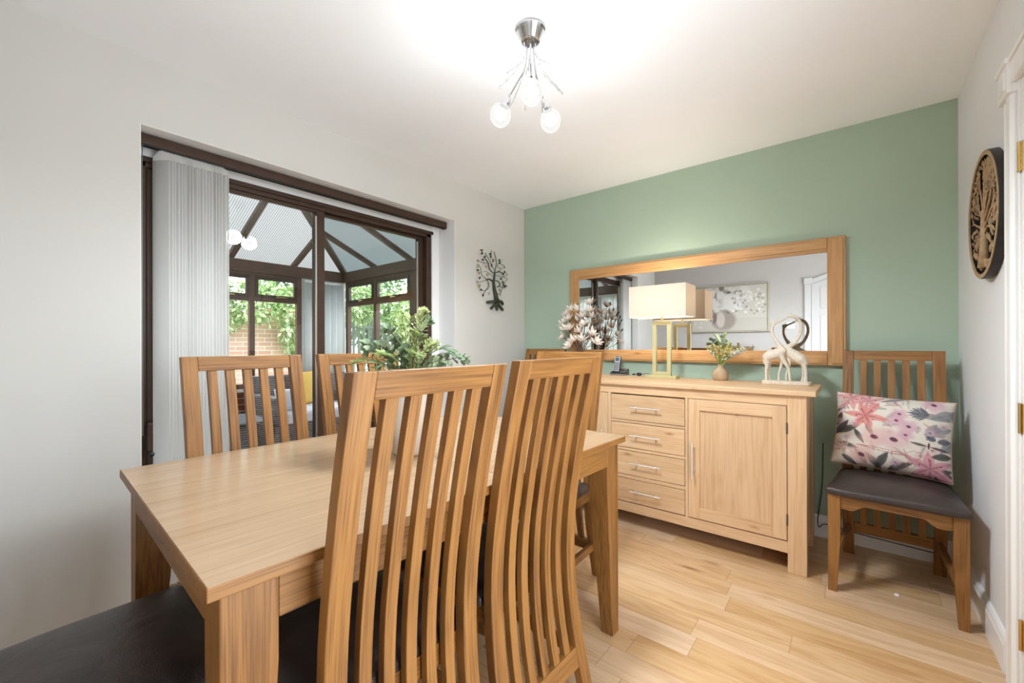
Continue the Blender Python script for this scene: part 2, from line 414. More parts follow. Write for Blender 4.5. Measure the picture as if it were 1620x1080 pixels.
# ================================================================== ROOM SHELL
W, H, YB = 2.793, 2.4, -3.36
OY0, OY1, OZ = -2.711, -0.873, 2.104          # patio opening in the left wall
M_left = paint('paint_warm_grey', srgb(208, 206, 201), .012)
M_right = paint('paint_right', srgb(226, 227, 228), .01)
M_ceil = paint('paint_ceiling', srgb(246, 247, 250), .008)
M_green = paint('paint_sage', srgb(170, 189, 170), .015)
M_reveal = paint('paint_white', srgb(235, 235, 234), .01)
M_white = paint('gloss_white', srgb(238, 238, 237), .005, .35)
M_brown = paint('brown_frame', srgb(70, 52, 42), .12, .35, 12)
M_brown2 = paint('brown_frame_light', srgb(98, 74, 60), .10, .4, 12)

struct(MB().box(-.3, W+.25, YB-.2, .2, -.06, 0).build('floor', floor_mat()))
struct(MB().box(-.3, W+.25, YB-.2, .2, H, H+.08).build('ceiling', M_ceil))
struct(MB().box(-.3, W+.25, 0, .2, 0, H).build('wall_green', M_green))
wl = MB().box(-.3, 0, YB-.2, OY0, 0, H).box(-.3, 0, OY1, 0, 0, H).box(-.3, 0, OY0, OY1, OZ, H)
struct(wl.build('wall_left', M_left))
# reveal lining of the opening (bright white)
rv = MB().box(-.295, -.001, OY1-.004, OY1-.0005, 0, OZ).box(-.295, -.001, OY0, OY0+.003, 0, OZ).box(-.295, -.001, OY0+.004, OY1-.004, OZ-.003, OZ)
struct(rv.build('trim_1', M_reveal))
tr = MB().box(-.205, -.172, -.955, -.915, 0, 2.10).box(-.205, -.178, OY0+.004, -.915, 2.027, 2.1).box(-.205, -.178, -.915, OY1-.005, 0, 2.1)
struct(tr.build('trim_2', M_reveal, bevel=.004))
# right wall with an assumed, unseen window beside the camera and a door
WY0, WY1, WZ0, WZ1 = -2.95, -1.92, .08, 2.08
DY0, DY1, DZ = -1.80, -1.035, 1.985
wr = MB()
wr.box(W, W+.25, -.001+DY1, 0, 0, H).box(W, W+.25, DY0, DY1, DZ, H).box(W, W+.25, WY1, DY0, 0, H)
wr.box(W, W+.25, WY0, WY1, 0, WZ0).box(W, W+.25, WY0, WY1, WZ1, H).box(W, W+.25, YB-.2, WY0, 0, H)
struct(wr.build('wall_right', M_right))
struct(MB().box(-.3, W+.25, YB-.2, YB, 0, H).build('wall_back', paint('paint_back', srgb(184, 181, 178), .012)))
# skirting boards
def skirt(name, a, b, nrm):
    """ogee topped board from a to b standing on the floor, nrm = side it faces"""
    prof = [(0, 0), (.016, 0), (.016, .095), (.012, .105), (.012, .112), (.006, .124), (0, .128)]
    m = MB(); a, b, nn = Vector(a), Vector(b), Vector(nrm)
    n = len(prof); vs = [a+nn*p[0]+Vector((0, 0, p[1])) for p in prof]+[b+nn*p[0]+Vector((0, 0, p[1])) for p in prof]
    m.add(vs, [tuple(range(n)), tuple(range(2*n-1, n-1, -1))]+[(i, (i+1) % n, (i+1) % n+n, i+n) for i in range(n)])
    return struct(m.build(name, M_white))
skirt('baseboard_green', (0, 0, 0), (W-.017, 0, 0), (0, -1, 0))
skirt('baseboard_right', (W, 0, 0), (W, -.895, 0), (-1, 0, 0))
skirt('baseboard_left', (0, OY1+.01, 0), (0, -.02, 0), (1, 0, 0))

# ---------------- door in the right wall (casing with corner blocks, hinges)
d1 = struct(bpy.data.objects.new('door_1', None)); COL.objects.link(d1)
cs = MB()
for yy in (DY1+.0, DY0-.1):
    y0, y1 = yy, yy+.1
    cs.prism([(W, y0+.002), (W, y1), (W-.012, y1), (W-.020, y1-.012), (W-.016, y1-.03), (W-.022, y1-.05), (W-.022, y0+.012), (W-.014, y0+.002)], 0, DZ-.01, 'z')
cs.box(W-.022, W, DY0, DY1, DZ, DZ+.07).box(W-.028, W, DY0, DY1, DZ+.07, DZ+.085)
cs.build('door_frame', M_white, d1, bevel=.002)
for yy in (DY1, DY0-.1):
    cb = MB().box(W-.03, W, yy-.004, yy+.112, DZ-.03, DZ+.085).box(W-.036, W, yy-.008, yy+.118, DZ+.066, DZ+.085).box(W-.034, W, yy+.02, yy+.085, DZ-.01, DZ+.05)
    cb.build('corner_block', M_white, d1, bevel=.003)
dl = MB().box(W-.004, W+.036, DY0+.003, DY1-.022, .006, DZ-.004)
dl.build('door_leaf', M_white, d1, bevel=.002)
MB().box(W-.008, W+.2, DY1-.02, DY1-.002, 0, DZ).build('door_jamb', M_white, d1, bevel=.002)
for (a, b_) in ((.2, 1.0), (1.12, 1.83)):
    for (u, v) in ((DY0+.1, DY0+.35), (DY0+.42, DY0+.66)):
        MB().box(W-.008, W-.002, u, v, a, b_).build('door_panel', M_white, d1, bevel=.004)
M_brass = metal('brass', srgb(206, 178, 120), .22)
M_chrome = metal('chrome', srgb(205, 205, 205), .12)
for z in (.18, .865, 1.69):
    MB().box(W-.007, W-.004, DY1-.045, DY1-.021, z, z+.09).tube([(W-.009, DY1-.026, z-.003), (W-.009, DY1-.026, z+.093)], .005, 10).build('hinge', M_brass, d1)
MB().tube([(W-.05, DY0+.06, .98), (W-.005, DY0+.06, .98)], .01).tube([(W-.05, DY0+.055, .98), (W-.05, DY0+.18, .98)], .009).build('door_handle', M_chrome, d1)

M_w2 = paint('door_white_back', srgb(196, 196, 195), .01, .5)
# ---------------- under-stairs door with raking head in the back wall (seen in the mirror)
d2 = struct(bpy.data.objects.new('door_2', None)); COL.objects.link(d2)
yb = YB
fr = MB().box(1.90, 1.968, yb, yb+.022, 0, 1.90)
fr.hexa([(1.97, yb, 1.885), (2.70, yb, 2.15), (2.70, yb, 2.21), (1.97, yb, 1.945)], [(1.97, yb+.022, 1.885), (2.70, yb+.022, 2.15), (2.70, yb+.022, 2.21), (1.97, yb+.022, 1.945)])
fr.build('door_frame', M_w2, d2, bevel=.003)
MB().box(1.892, 1.978, yb, yb+.03, 1.88, 1.965).build('corner_block', M_w2, d2, bevel=.004)
lf = MB(); lf.prism([(1.972, .005), (2.70, .005), (2.70, 2.145), (1.972, 1.882)], yb, yb+.014, 'y'); lf.build('door_leaf', M_w2, d2)
for (x0, x1) in ((2.06, 2.29), (2.40, 2.62)):
    for z0, z1 in ((.15, .75), (.86, 1.50), (1.58, 1.84)):
        MB().box(x0, x1, yb+.013, yb+.02, z0, z1).build('door_panel', M_w2, d2, bevel=.005)

# ---------------- unseen window in the right-hand wall, added full height for low fill light
w1 = struct(bpy.data.objects.new('assumed_window', None)); COL.objects.link(w1)
wf = MB()
for (y0, y1, z0, z1) in ((WY0, WY0+.06, WZ0, WZ1), (WY1-.06, WY1, WZ0, WZ1), (WY0, WY1, WZ0, WZ0+.06), (WY0, WY1, WZ1-.06, WZ1), (-2.465, -2.405, WZ0, WZ1)):
    wf.box(W+.12, W+.18, y0, y1, z0, z1)
wf.build('window_frame', M_white, w1, bevel=.004)
MB().box(W+.145, W+.149, WY0+.05, WY1-.05, WZ0+.05, WZ1-.05).build('window_pane', glass(), w1)
MB().box(W-.03, W+.12, WY0-.02, WY1+.02, WZ0-.03, WZ0).build('window_sill', M_white, w1, bevel=.004)

# ---------------- patio door: frame, sliding sash, panes, handle
pd = struct(bpy.data.objects.new('door_3', None)); COL.objects.link(pd)
FX0, FX1 = -.255, -.180
fy0, fy1, fz = OY0+.006, -.957, 2.025
f = MB().box(FX0, FX1, fy0, fy0+.045, 0, fz).box(FX0, FX1, fy1-.045, fy1, 0, fz-.02).box(FX0, FX1, fy0, fy1, fz-.045, fz).box(FX0, FX1, fy0, fy1, 0, .045)
f.box(FX1, FX1+.012, fy0, fy1+.014, fz-.022, fz+.002)
f.build('door_frame', M_brown, pd, bevel=.003)
M_trim = metal('silver_trim', srgb(190, 188, 182), .35)
def sash(x0, x1, y0, y1, name):
    s = MB().box(x0, x1, y0, y0+.05, .046, fz-.047).box(x0, x1, y1-.05, y1, .046, fz-.047).box(x0, x1, y0+.05, y1-.05, fz-.064, fz-.047).box(x0, x1, y0+.05, y1-.05, .046, .12)
    so = s.build(name, M_brown, pd, bevel=.003)
    MB().box((x0+x1)/2-.002, (x0+x1)/2+.002, y0+.05, y1-.05, .12, fz-.064).build('glass_pane', glass(), so)
    tb = MB().box(x1-.012, x1+.001, y0+.05, y0+.056, .12, fz-.085).box(x1-.012, x1+.001, y1-.056, y1-.05, .12, fz-.085)
    tb.build('glazing_trim', M_trim, so)
    return so
sash(-.217, -.183, fy0+.046, -1.807, 'sliding_sash')
sash(-.252, -.221, -1.855, fy1-.046, 'fixed_sash')
MB().box(-.183, -.135, -2.665, -2.640, .66, .79).build('door_handle', M_brown, pd, bevel=.006)

# ================================================================== VERTICAL BLIND
vb = thing('vertical_blind', 'white vertical blind bunched to the left of the patio door under a brown track', 'blind', (-.095, (OY0+OY1)/2, 2.075))
y_c, z_c = vb.location.y, vb.location.z
MB().box(-.018, .018, -2.70-y_c, -.885-y_c, -.025, .021).build('headrail', M_brown, vb, bevel=.003)
MB().box(-.012, .012, -2.695-y_c, -.89-y_c, -.031, -.025).build('runner_channel', metal('dark_channel', srgb(60, 58, 56), .4), vb)
M_vane = fabric_translucent('vane_cloth', srgb(253, 253, 252), .58, clear=.30)
nv = 21
M_hang = fabric_translucent('vane_hanger_cloth', srgb(240, 240, 238), .3)
rnd = random.Random(4)
for i in range(nv):
    t = i/(nv-1); yy = -2.622+t*.236 - y_c
    a = math.radians(62+rnd.uniform(-9, 9))
    m = MB(); k = 8; zt, zb_ = -.075, -2.03
    vs = []
    for z in (zt, zb_):
        for j in range(k+1):
            u = (j/k-.5)*.089
            bow = .0035*math.sin(2*PI*(j/k-.5))
            vs.append((math.sin(a)*u+math.cos(a)*bow, yy+math.cos(a)*u+math.sin(a)*bow, z))
    m.add(vs, [(j, j+1, j+k+2, j+k+1) for j in range(k)])
    vo = m.build('vane', M_vane, vb, solid=.0008, smooth=True)
    c_, s_ = math.cos(a), math.sin(a); hp = [(-.0445, zt), (-.040, zt+.018), (-.022, zt+.034), (-.006, -.028), (.006, -.028), (.022, zt+.034), (.040, zt+.018), (.0445, zt)]
    MB().add([(s_*u, yy+c_*u, z) for u, z in hp], [tuple(range(8))]).build('vane_hanger', M_hang, vo, solid=.001)
MB().tube([(.0, -2.698-y_c, -.02), (.004, -2.70-y_c, -.8), (.0, -2.695-y_c, -1.32), (.012, -2.690-y_c, -1.33), (.012, -2.692-y_c, -.8), (.008, -2.69-y_c, -.02)], .0022, 6).build('pull_chain', metal('chain', srgb(120, 116, 110), .4), vb)
MB().ball((.006, -2.66-y_c, -1.42), .012).build('chain_weight', base('black_plastic', srgb(24, 24, 26), .4)[0], vb)
# ================================================================== CHAIRS
def prof_y(z):
    """side profile of the chair back (negative = backwards)"""
    P = [(0, -.292), (.12, -.262), (.28, -.228), (.45, -.212), (.60, -.216), (.75, -.236), (.90, -.264), (1.108, -.312)]
    if z <= 0: return P[0][1]
    for i in range(len(P)-1):
        if z <= P[i+1][0]:
            p0 = P[max(i-1, 0)]; p1 = P[i]; p2 = P[i+1]; p3 = P[min(i+2, len(P)-1)]
            t = (z-p1[0])/(p2[0]-p1[0]); dz = p2[0]-p1[0]
            m1 = (p2[1]-p0[1])/(p2[0]-p0[0])*dz; m2 = (p3[1]-p1[1])/(p3[0]-p1[0])*dz
            return (2*t**3-3*t*t+1)*p1[1]+(t**3-2*t*t+t)*m1+(-2*t**3+3*t*t)*p2[1]+(t**3-t*t)*m2
    return P[-1][1]
def swept(x0, x1, z0, z1, th, k=18, dy=0, xf=None):
    """vertical bar following the back profile; xf(z) shifts x"""
    m = MB(); vs = []
    for i in range(k+1):
        z = z0+(z1-z0)*i/k; y = prof_y(z)+dy
        s = (prof_y(z+.01)-prof_y(z-.01))/.02
        l = math.sqrt(1+s*s); oy, oz = th/l, -s*th/l*.0
        xo = xf(z) if xf else 0
        vs += [(x0+xo, y, z), (x1+xo, y, z), (x1+xo, y+oy, z-oz), (x0+xo, y+oy, z-oz)]
    fs = [(3, 2, 1, 0), tuple(4*k+j for j in range(4))]
    for i in range(k):
        for j in range(4): fs.append((4*i+j, 4*i+(j+1) % 4, 4*i+4+(j+1) % 4, 4*i+4+j))
    return m.add(vs, fs)
def make_chair(tone, label, cat='chair'):
    t = thing('dining_chair', label, cat)
    oz_, ox_, oy_ = oak(tone, 'z', bent=True), oak(tone, 'x'), oak(tone, 'y')
    HW, PW = .1985, .046
    for s in (-1, 1):
        a, b = (s*HW, s*(HW-PW)) if s > 0 else (s*HW, s*(HW-PW))
        swept(min(a, b), max(a, b), 0, 1.108, .030).build('back_post', oz_, t, bevel=.0025)
    inner = HW-PW; n = 5; sw = .0285; gap = (2*inner-n*sw)/(n+1)
    for i in range(n):
        x0 = -inner+gap+i*(sw+gap)
        swept(x0, x0+sw, .185, 1.064, .020, dy=.005).build('back_slat', oz_, t, bevel=.0015)
    tr_ = swept(-inner, inner, 1.058, 1.108, .028, k=2, dy=.001); tr_.build('top_rail', ox_, t, bevel=.0025)
    swept(-inner, inner, .135, .19, .026, k=2, dy=.002).build('bottom_rail', ox_, t, bevel=.002)
    # front legs, tapered on the inner faces
    for s in (-1, 1):
        xo = s*.226; yo = .236
        ring = lambda w, z: [(xo, yo-w, z), (xo-s*w, yo-w, z), (xo-s*w, yo, z), (xo, yo, z)]
        m = MB().hexa(ring(.032, 0), ring(.046, .24)); m.hexa(ring(.046, .24), ring(.046, .462))
        m.build('front_leg', oz_, t, bevel=.002)
    # aprons
    ap = MB(); z1, x = .462, .18
    pts = [(-x, z1), (-x, z1-.075), (-x+.03, z1-.077)]
    for i in range(7):
        u = i/6; pts.append((-x+.04+.05*u, z1-.077+.028*(1-math.cos(PI*u))/2))
    for i in range(7):
        u = i/6; pts.append((x-.09+.05*u, z1-.049-.028*(1-math.cos(PI*u))/2))
    pts += [(x-.03, z1-.077), (x, z1-.075), (x, z1)]
    ap.prism(pts, .206, .228, 'y').build('front_apron', ox_, t, bevel=.0015)
    for s in (-1, 1):
        yb_ = prof_y(.43)+.03
        MB().hexa([(s*.185, yb_, .40), (s*.165, yb_, .40), (s*.19, .19, .40), (s*.212, .19, .40)], [(s*.185, yb_, .462), (s*.165, yb_, .462), (s*.19, .19, .462), (s*.212, .19, .462)]).build('side_apron', oy_, t, bevel=.0015)
        yb2 = prof_y(.16)+.028
        MB().hexa([(s*.184, yb2, .145), (s*.164, yb2, .145), (s*.19, .205, .145), (s*.21, .205, .145)], [(s*.184, yb2, .18), (s*.164, yb2, .18), (s*.19, .205, .18), (s*.21, .205, .18)]).build('stretcher', oy_, t, bevel=.0015)
    MB().box(-inner-.01, inner+.01, prof_y(.43)+.031, prof_y(.43)+.05, .41, .462).build('rear_apron', ox_, t, bevel=.0015)
    # upholstered seat: domed, wrapping over the frame
    m = MB(); nx, ny = 22, 20; vs = []
    y0, y1 = prof_y(.48)+.033, .256
    def pt(u, v, top):
        hw = .205+(.237-.205)*v; hw -= .004*math.sin(v*PI)
        x = hw*(2*u-1); y = y0+(y1-y0)*v
        cu, cv = 2*u-1, 2*v-1
        # rounded corners
        k = .93
        if abs(cu) > .88 and abs(cv) > .88:
            r_ = min(1, math.hypot((abs(cu)-.88)/.12, (abs(cv)-.88)/.12)); x *= 1-.012*r_; y -= math.copysign(.006*r_, cv)
        e = max(abs(cu)**9, abs(cv)**9)
        zt = .489+.032*(1-abs(cu)**2.6)*(1-abs(cv)**2.6)-.010*e+.0025*math.sin(7*u+3*v)*math.sin(5*v)
        return (x, y, zt if top else .450)
    for top in (True, False):
        for j in range(ny+1):
            for i in range(nx+1): vs.append(pt(i/nx, j/ny, top))
    K = (nx+1)*(ny+1); fs = []
    for j in range(ny):
        for i in range(nx):
            a = j*(nx+1)+i; fs += [(a, a+1, a+nx+2, a+nx+1), (K+a+nx+1, K+a+nx+2, K+a+1, K+a)]
    edge = [i for i in range(nx+1)]+[(j+1)*(nx+1)-1 for j in range(1, ny+1)]+[ny*(nx+1)+i for i in range(nx-1, -1, -1)]+[j*(nx+1) for j in range(ny-1, 0, -1)]
    for q in range(len(edge)):
        a, b = edge[q], edge[(q+1) % len(edge)]; fs.append((a, K+a, K+b, b))
    m.add(vs, fs)
    so = m.build('seat', leather(), t, bevel=.009, seg=3, smooth=True)
    return t
def place(o, loc, rz, label=None, group=None):
    o.location = loc; o.rotation_euler = (0, 0, rz)
    if label: o['label'] = label
    return o
GC = 'oak slat-back dining chairs with dark leather seats'
# local +y is the sitting direction.  near row faces -x (rz = +90deg), far row faces +x, heads face along y
ch = make_chair('honey', 'slat-back oak dining chair nearest the camera, its tall back filling the foreground')
ch['group'] = GC
place(ch, (1.763-.312, -2.554, 0), math.radians(90)); ch.scale = (.962, 1, .996)
c2 = dup(ch, (1.757-.312, -2.092, 0), math.radians(88.3), 'slat-back oak chair in the foreground row, second from the camera, nearer the sideboard'); c2.scale = (1, 1, 1)
c5 = dup(ch, (1.205, -1.18-.312, 0), math.radians(180-1.5), 'oak chair at the far head of the table, its back towards the sideboard'); c5.scale = (1, 1, 1)
c6 = dup(ch, (1.140, -3.022, 0), math.radians(0), 'dining chair at the near head of the table, only its dark leather seat showing'); c6.scale = (1, 1, 1)
cf = make_chair('honey', 'oak chair on the window side of the table, in front of the white blind')
cf['group'] = GC
place(cf, (.612+.285, -2.51, 0), math.radians(-90))
c4 = dup(cf, (.585+.285, -2.028, 0), math.radians(-90), 'oak chair on the window side of the table, behind the foliage centrepiece')
cw = dup(cf, (2.517, -.427, 0), math.radians(180-2.5), 'oak dining chair in the corner by the green wall, carrying the floral cushion')
cl = dup(cf, (.335, -.432, 0), math.radians(180), 'oak chair in the far corner against the green wall, left of the sideboard')

# ================================================================== TABLE
TB = thing('dining_table', 'rectangular honey oak dining table with square tapered legs in the middle of the room', 'table', (1.1765, -2.19, 0), math.radians(-1.9))
hx, hy, zt = .466, .698, .780
g = .0012
for (ya, yb3) in ((-hy, -g), (g, hy)):
    tt = MB().box(-hx, hx, ya, yb3, zt-.024, zt-.0006).build('table_top', oak('honey', 'y'), TB, bevel=.002)
    MB().box(-hx+.002, hx-.002, ya+(.002 if ya < -.1 else 0), yb3-(.002 if yb3 > .1 else 0), zt-.001, zt).build('pale_sheen_layer', oak('top', 'y', .25, .7), tt)  # thin pale layer: window sheen on the honey top painted as colour
lx, ly = hx-.022, hy-.022
for sx in (-1, 1):
    for sy in (-1, 1):
        r4 = lambda w, z: [(sx*lx, sy*ly, z), (sx*(lx-w), sy*ly, z), (sx*(lx-w), sy*(ly-w), z), (sx*lx, sy*(ly-w), z)]
        MB().hexa(r4(.050, 0), r4(.088, .60)).hexa(r4(.088, .60), r4(.088, zt-.023)).build('leg', oak('honey', 'z'), TB, bevel=.0025)
for s in (-1, 1):
    MB().box(s*(lx-.012)-.012, s*(lx-.012)+.012, -ly+.088, ly-.088, zt-.105, zt-.023).build('apron', oak('honey', 'y'), TB, bevel=.0015)
    MB().box(-lx+.088, lx-.088, s*(ly-.012)-.012, s*(ly-.012)+.012, zt-.105, zt-.023).build('apron', oak('honey', 'x'), TB, bevel=.0015)

# ================================================================== SIDEBOARD
SBX, SBY = 1.385, -.12
SB = thing('sideboard', 'long pale oak sideboard with two doors and four drawers below the wide mirror', 'sideboard', (SBX, -.12, 0))
px, pz, pxx, py_ = oak('pale', 'x'), oak('pale', 'z'), oak('pale', 'x'), oak('pale', 'y')
D = -.597+.12     # local front plane
TZ = .915
X0, X1 = -.812, .812
MB().box(X0-.035, X1+.038, D-.018, .0, TZ-.026, TZ).build('top', px, SB, bevel=.003)
for sx in (-1, 1):
    for (ya, yb2) in ((D, D+.078), (-.078, 0)):
        a, b = (X1-.08, X1) if sx > 0 else (X0, X0+.08)
        MB().box(a, b, ya, yb2, 0, TZ-.026).build('leg', pz, SB, bevel=.002)
    a = X1-.022 if sx > 0 else X0+.004
    MB().box(a, a+.018, D+.078, -.078, .095, TZ-.026).build('side_panel', pz, SB)
MB().box(X0+.08, X1-.08, D+.002, D+.03, .095, .152).build('plinth_rail', px, SB, bevel=.0015)
MB().box(X0+.08, X1-.08, D+.002, D+.03, .836, TZ-.026).build('top_rail', px, SB, bevel=.0015)
MB().box(X0+.02, X1-.02, -.02, -.005, .095, .88).build('back_panel', pz, SB)
MB().box(X0+.05, X1-.05, D+.03, -.02, .10, .13).build('bottom_panel', px, SB)
dm = base('dark_gap', srgb(60, 42, 28), .9)[0]
MB().box(X0+.08, X1-.08, D+.026, D+.030, .15, .84).build('carcass_front', oak('honey', 'x'), SB)
dxs = (-.226, .236)   # drawers between
for (a, b_) in ((-.247, -.2265), (.2365, .2515)):
    MB().box(a, b_, D+.002, D+.028, .152, .836).build('divider', pz, SB, bevel=.001)
zs = [(.157, .302), (.327, .478), (.498, .652), (.671, .829)]
M_steel = metal('brushed_steel', srgb(236, 235, 232), .38); M_steel.node_tree.nodes['Principled BSDF'].inputs['Metallic'].default_value = .7
for i, (z0, z1) in enumerate(zs):
    if i: MB().box(dxs[0], dxs[1], D+.004, D+.026, zs[i-1][1]+.002, z0-.002).build('drawer_rail', px, SB, bevel=.001)
    dr = MB().box(dxs[0]+.0025, dxs[1]-.0025, D+.001, D+.024, z0+.0015, z1-.0015).build('drawer', px, SB, bevel=.0012)
    zc, xc = (z0+z1)/2+.005, (dxs[0]+dxs[1])/2
    MB().tube([(xc-.095, D-.030, zc), (xc+.095, D-.030, zc)], .0042, 12).tube([(xc-.062, D-.03, zc), (xc-.062, D+.002, zc)], .0045).tube([(xc+.062, D-.03, zc), (xc+.062, D+.002, zc)], .0045).build('handle', M_steel, dr, smooth=False)
def cab_door(x0, x1, hinge_right):
    z0, z1 = .158, .833; st = .063
    dd = MB().box(x0+.006, x1-.006, D+.0205, D+.023, z0+.004, z1-.004).build('door', pz, SB)
    for a, b in ((x0+.002, x0+st), (x1-st, x1-.002)): MB().box(a, b, D+.001, D+.0205, z0, z1).build('door_stile', pz, dd, bevel=.0012)
    for a, b in ((z1-.062, z1), (z0, z0+.062)): MB().box(x0+st, x1-st, D+.001, D+.0205, a, b).build('door_rail', px, dd, bevel=.0012)
    k = 4; w = (x1-x0-2*st)/k
    pn = MB()
    for i in range(k): pn.box(x0+st+i*w, x0+st+(i+1)*w, D+.012+(i%2)*.0002, D+.020, z0+.06, z1-.06)
    pn.build('door_panel', pz, dd)
    xh = x0+.030 if hinge_right else x1-.030
    MB().tube([(xh, D-.030, .385), (xh, D-.030, .595)], .0045, 12).tube([(xh, D-.03, .425), (xh, D+.002, .425)], .0045).tube([(xh, D-.03, .555), (xh, D+.002, .555)], .0045).build('handle', M_steel, dd)
    xe = x1 if hinge_right else x0
    for zz in (.235, .695):
        MB().box(xe-.004, xe+.004, D-.003, D+.004, zz, zz+.055).build('hinge', metal('dark_steel', srgb(110, 108, 104), .4), dd)
cab_door(.252, .731, True)
cab_door(-.730, -.247, False)

# ================================================================== MIRROR
MR = thing('wall_mirror', 'wide oak framed mirror on the green wall above the sideboard', 'mirror', (1.428, -.001, 1.393))
mx_, mz_ = oak('mirror', 'x'), oak('mirror', 'z')
x0, x1, z0, z1 = -.915, .915, -.375, .375
fw = .086
for s in (-1, 1):
    a, b = (x1-fw, x1) if s > 0 else (x0, x0+fw)
    MB().box(a, b, -.034, 0, z0, z1).box(a+(.012 if s < 0 else .02), b-(.02 if s < 0 else .012), -.040, -.034, z0+.012, z1-.012).build('frame_stile', mz_, MR, bevel=.003)
    c, d = (z1-fw, z1) if s > 0 else (z0, z0+fw)
    MB().box(x0+fw, x1-fw, -.034, 0, c, d).box(x0+fw, x1-fw, -.040, -.034, c+(.012 if s < 0 else .02), d-(.02 if s < 0 else .012)).build('frame_rail', mx_, MR, bevel=.003)
mm, nt, b = base('mirror_glass', (.93, .94, .94, 1), .0, 1.)
MB().box(x0+fw-.004, x1-fw+.004, -.026, -.020, z0+fw-.004, z1-fw+.004).build('mirror_glass', mm, MR)
# ================================================================== CONSERVATORY
XF, Y1, Y0, XH = -3.17, -.012, -3.60, -.3
ZE, ZB = 2.145, 2.010
RY = (Y0+Y1)/2; RUN = Y1-RY; PT = math.tan(math.radians(23.6)); ZR = ZE+RUN*PT; XA = XF+RUN
M_cf = paint('conservatory_floor', srgb(196, 188, 180), .04, .4, 2)
struct(MB().box(XF-.3, XH, Y0-.3, Y1+.3, -.07, -.012).build('floor', M_cf))
M_brick = brick_mat('red_brick', srgb(118, 66, 48), srgb(140, 84, 62), srgb(176, 160, 146))
M_bricky = brick_mat('red_brick_y', srgb(118, 66, 48), srgb(140, 84, 62), srgb(176, 160, 146), 1, 'y')
struct(MB().box(XF-.24, XF-.02, Y0-.24, Y1+.24, -.06, .60).build('wall_conservatory_far', M_bricky))
struct(MB().box(XF-.02, XH, Y1+.02, Y1+.24, -.06, .60).build('wall_conservatory_right', M_brick))
struct(MB().box(XF-.02, XH, Y0-.24, Y0-.02, -.06, .60).build('wall_conservatory_left', M_brick))
struct(MB().box(XH-.02, XH-.002, Y0-.3, OY0, -.06, 3.3).box(XH-.02, XH-.002, OY1, .4, -.06, 3.3).box(XH-.02, XH-.002, OY0, OY1, OZ, 3.3).build('wall_outside', M_bricky))
sl = MB().box(XF-.06, XF+.09, Y0-.05, Y1+.05, .605, .635).box(XF+.09, XH-.03, Y1-.08, Y1+.05, .605, .635).box(XF+.09, XH-.03, Y0-.05, Y0+.08, .605, .635)
struct(sl.build('trim_3', M_white, bevel=.004))
struct(MB().box(XH-.01, -.2, OY0+.01, OY1-.01, -.012, .012).build('trim_4', M_white))
# eaves beam
eb = MB().box(XF-.03, XF+.05, Y0-.03, Y1+.03, ZB, ZE).box(XF+.05, XH-.025, Y1-.05, Y1+.03, ZB, ZE).box(XF+.05, XH-.025, Y0-.03, Y0+.05, ZB, ZE)
eb.box(XF+.05, XF+.058, Y0+.058, Y1-.058, ZB+.02, ZB+.045)
struct(eb.build('trim_5', M_brown2, bevel=.004))

def glazed_wall(name, P, s0, s1, muls, wide, openers, skipglass=()):
    """P(s, d, z): s along the wall, d inward; one frame, a sash per top light, panes, handles"""
    root = struct(bpy.data.objects.new(name, None)); COL.objects.link(root)
    def bx(m, a, b, d0, d1, z0, z1):
        p, q = P(a, d0, z0), P(b, d1, z1)
        return m.box(min(p[0], q[0]), max(p[0], q[0]), min(p[1], q[1]), max(p[1], q[1]), z0, z1)
    zt0, zt1 = 1.672, 1.712
    fr = MB(); bx(fr, s0, s1, -.03, .028, ZB-.035, ZB-.002); bx(fr, s0, s1, -.03, .028, .637, .69); bx(fr, s0, s1, -.03, .026, zt0, zt1)
    ed = [s0]+list(muls)+[s1]
    for i, e in enumerate(ed):
        w = wide.get(i, .058); a = e if i == 0 else (e-w if i == len(ed)-1 else e-w/2)
        bx(fr, a, a+w, -.03, .03, .637, ZB-.002)
    fr.build('window_frame', M_brown2, root, bevel=.003)
    for i in range(len(ed)-1):
        wa, wb = wide.get(i, .058), wide.get(i+1, .058)
        a = ed[i]+(wa if i == 0 else wa/2); b = ed[i+1]-(wb if i == len(ed)-2 else wb/2)
        g1 = MB(); bx(g1, a, b, -.002, .002, .688, zt0+.002); g1.build('window_pane', glass(), root)
        sa = MB(); z0, z1 = zt1+.002, ZB-.037
        k = .038
        bx(sa, a+.003, b-.003, .0, .036, z0, z0+k); bx(sa, a+.003, b-.003, .0, .036, z1-k, z1); bx(sa, a+.003, a+k, .0, .036, z0+k, z1-k); bx(sa, b-k, b-.003, .0, .036, z0+k, z1-k)
        so = sa.build('window_sash', M_brown, root, bevel=.003)
        g2 = MB(); bx(g2, a+k, b-k, .012, .016, z0+k, z1-k); g2.build('window_pane', glass(), so)
        hd = MB(); mid = (a+b)/2; bx(hd, mid-.02, mid+.02, .036, .044, z0+.006, z0+.03)
        p, q = P(mid, .05, z0+.02), P(mid+.11, .056, z0+.012); hd.tube([p, q], .007); hd.build('window_handle', M_brass, so)
    return root
glazed_wall('window_2', lambda s, d, z: (XF+d, s, z), Y0+.02, -.615, [-3.0, -2.39, -1.79, -1.19], {}, None)
MBp = MB().box(XF-.03, XF+.02, -.612, Y1, .637, ZB-.002); struct(MBp.build('wall_conservatory_corner', M_reveal))
glazed_wall('window_3', lambda s, d, z: (s, Y1-d, z), XF+.075, XH-.03, [-2.38, -1.57, -.93], {2: .19}, None)
glazed_wall('window_4', lambda s, d, z: (s, Y0+d, z), XF+.05, XH-.03, [-2.45, -1.75, -1.05], {}, None)

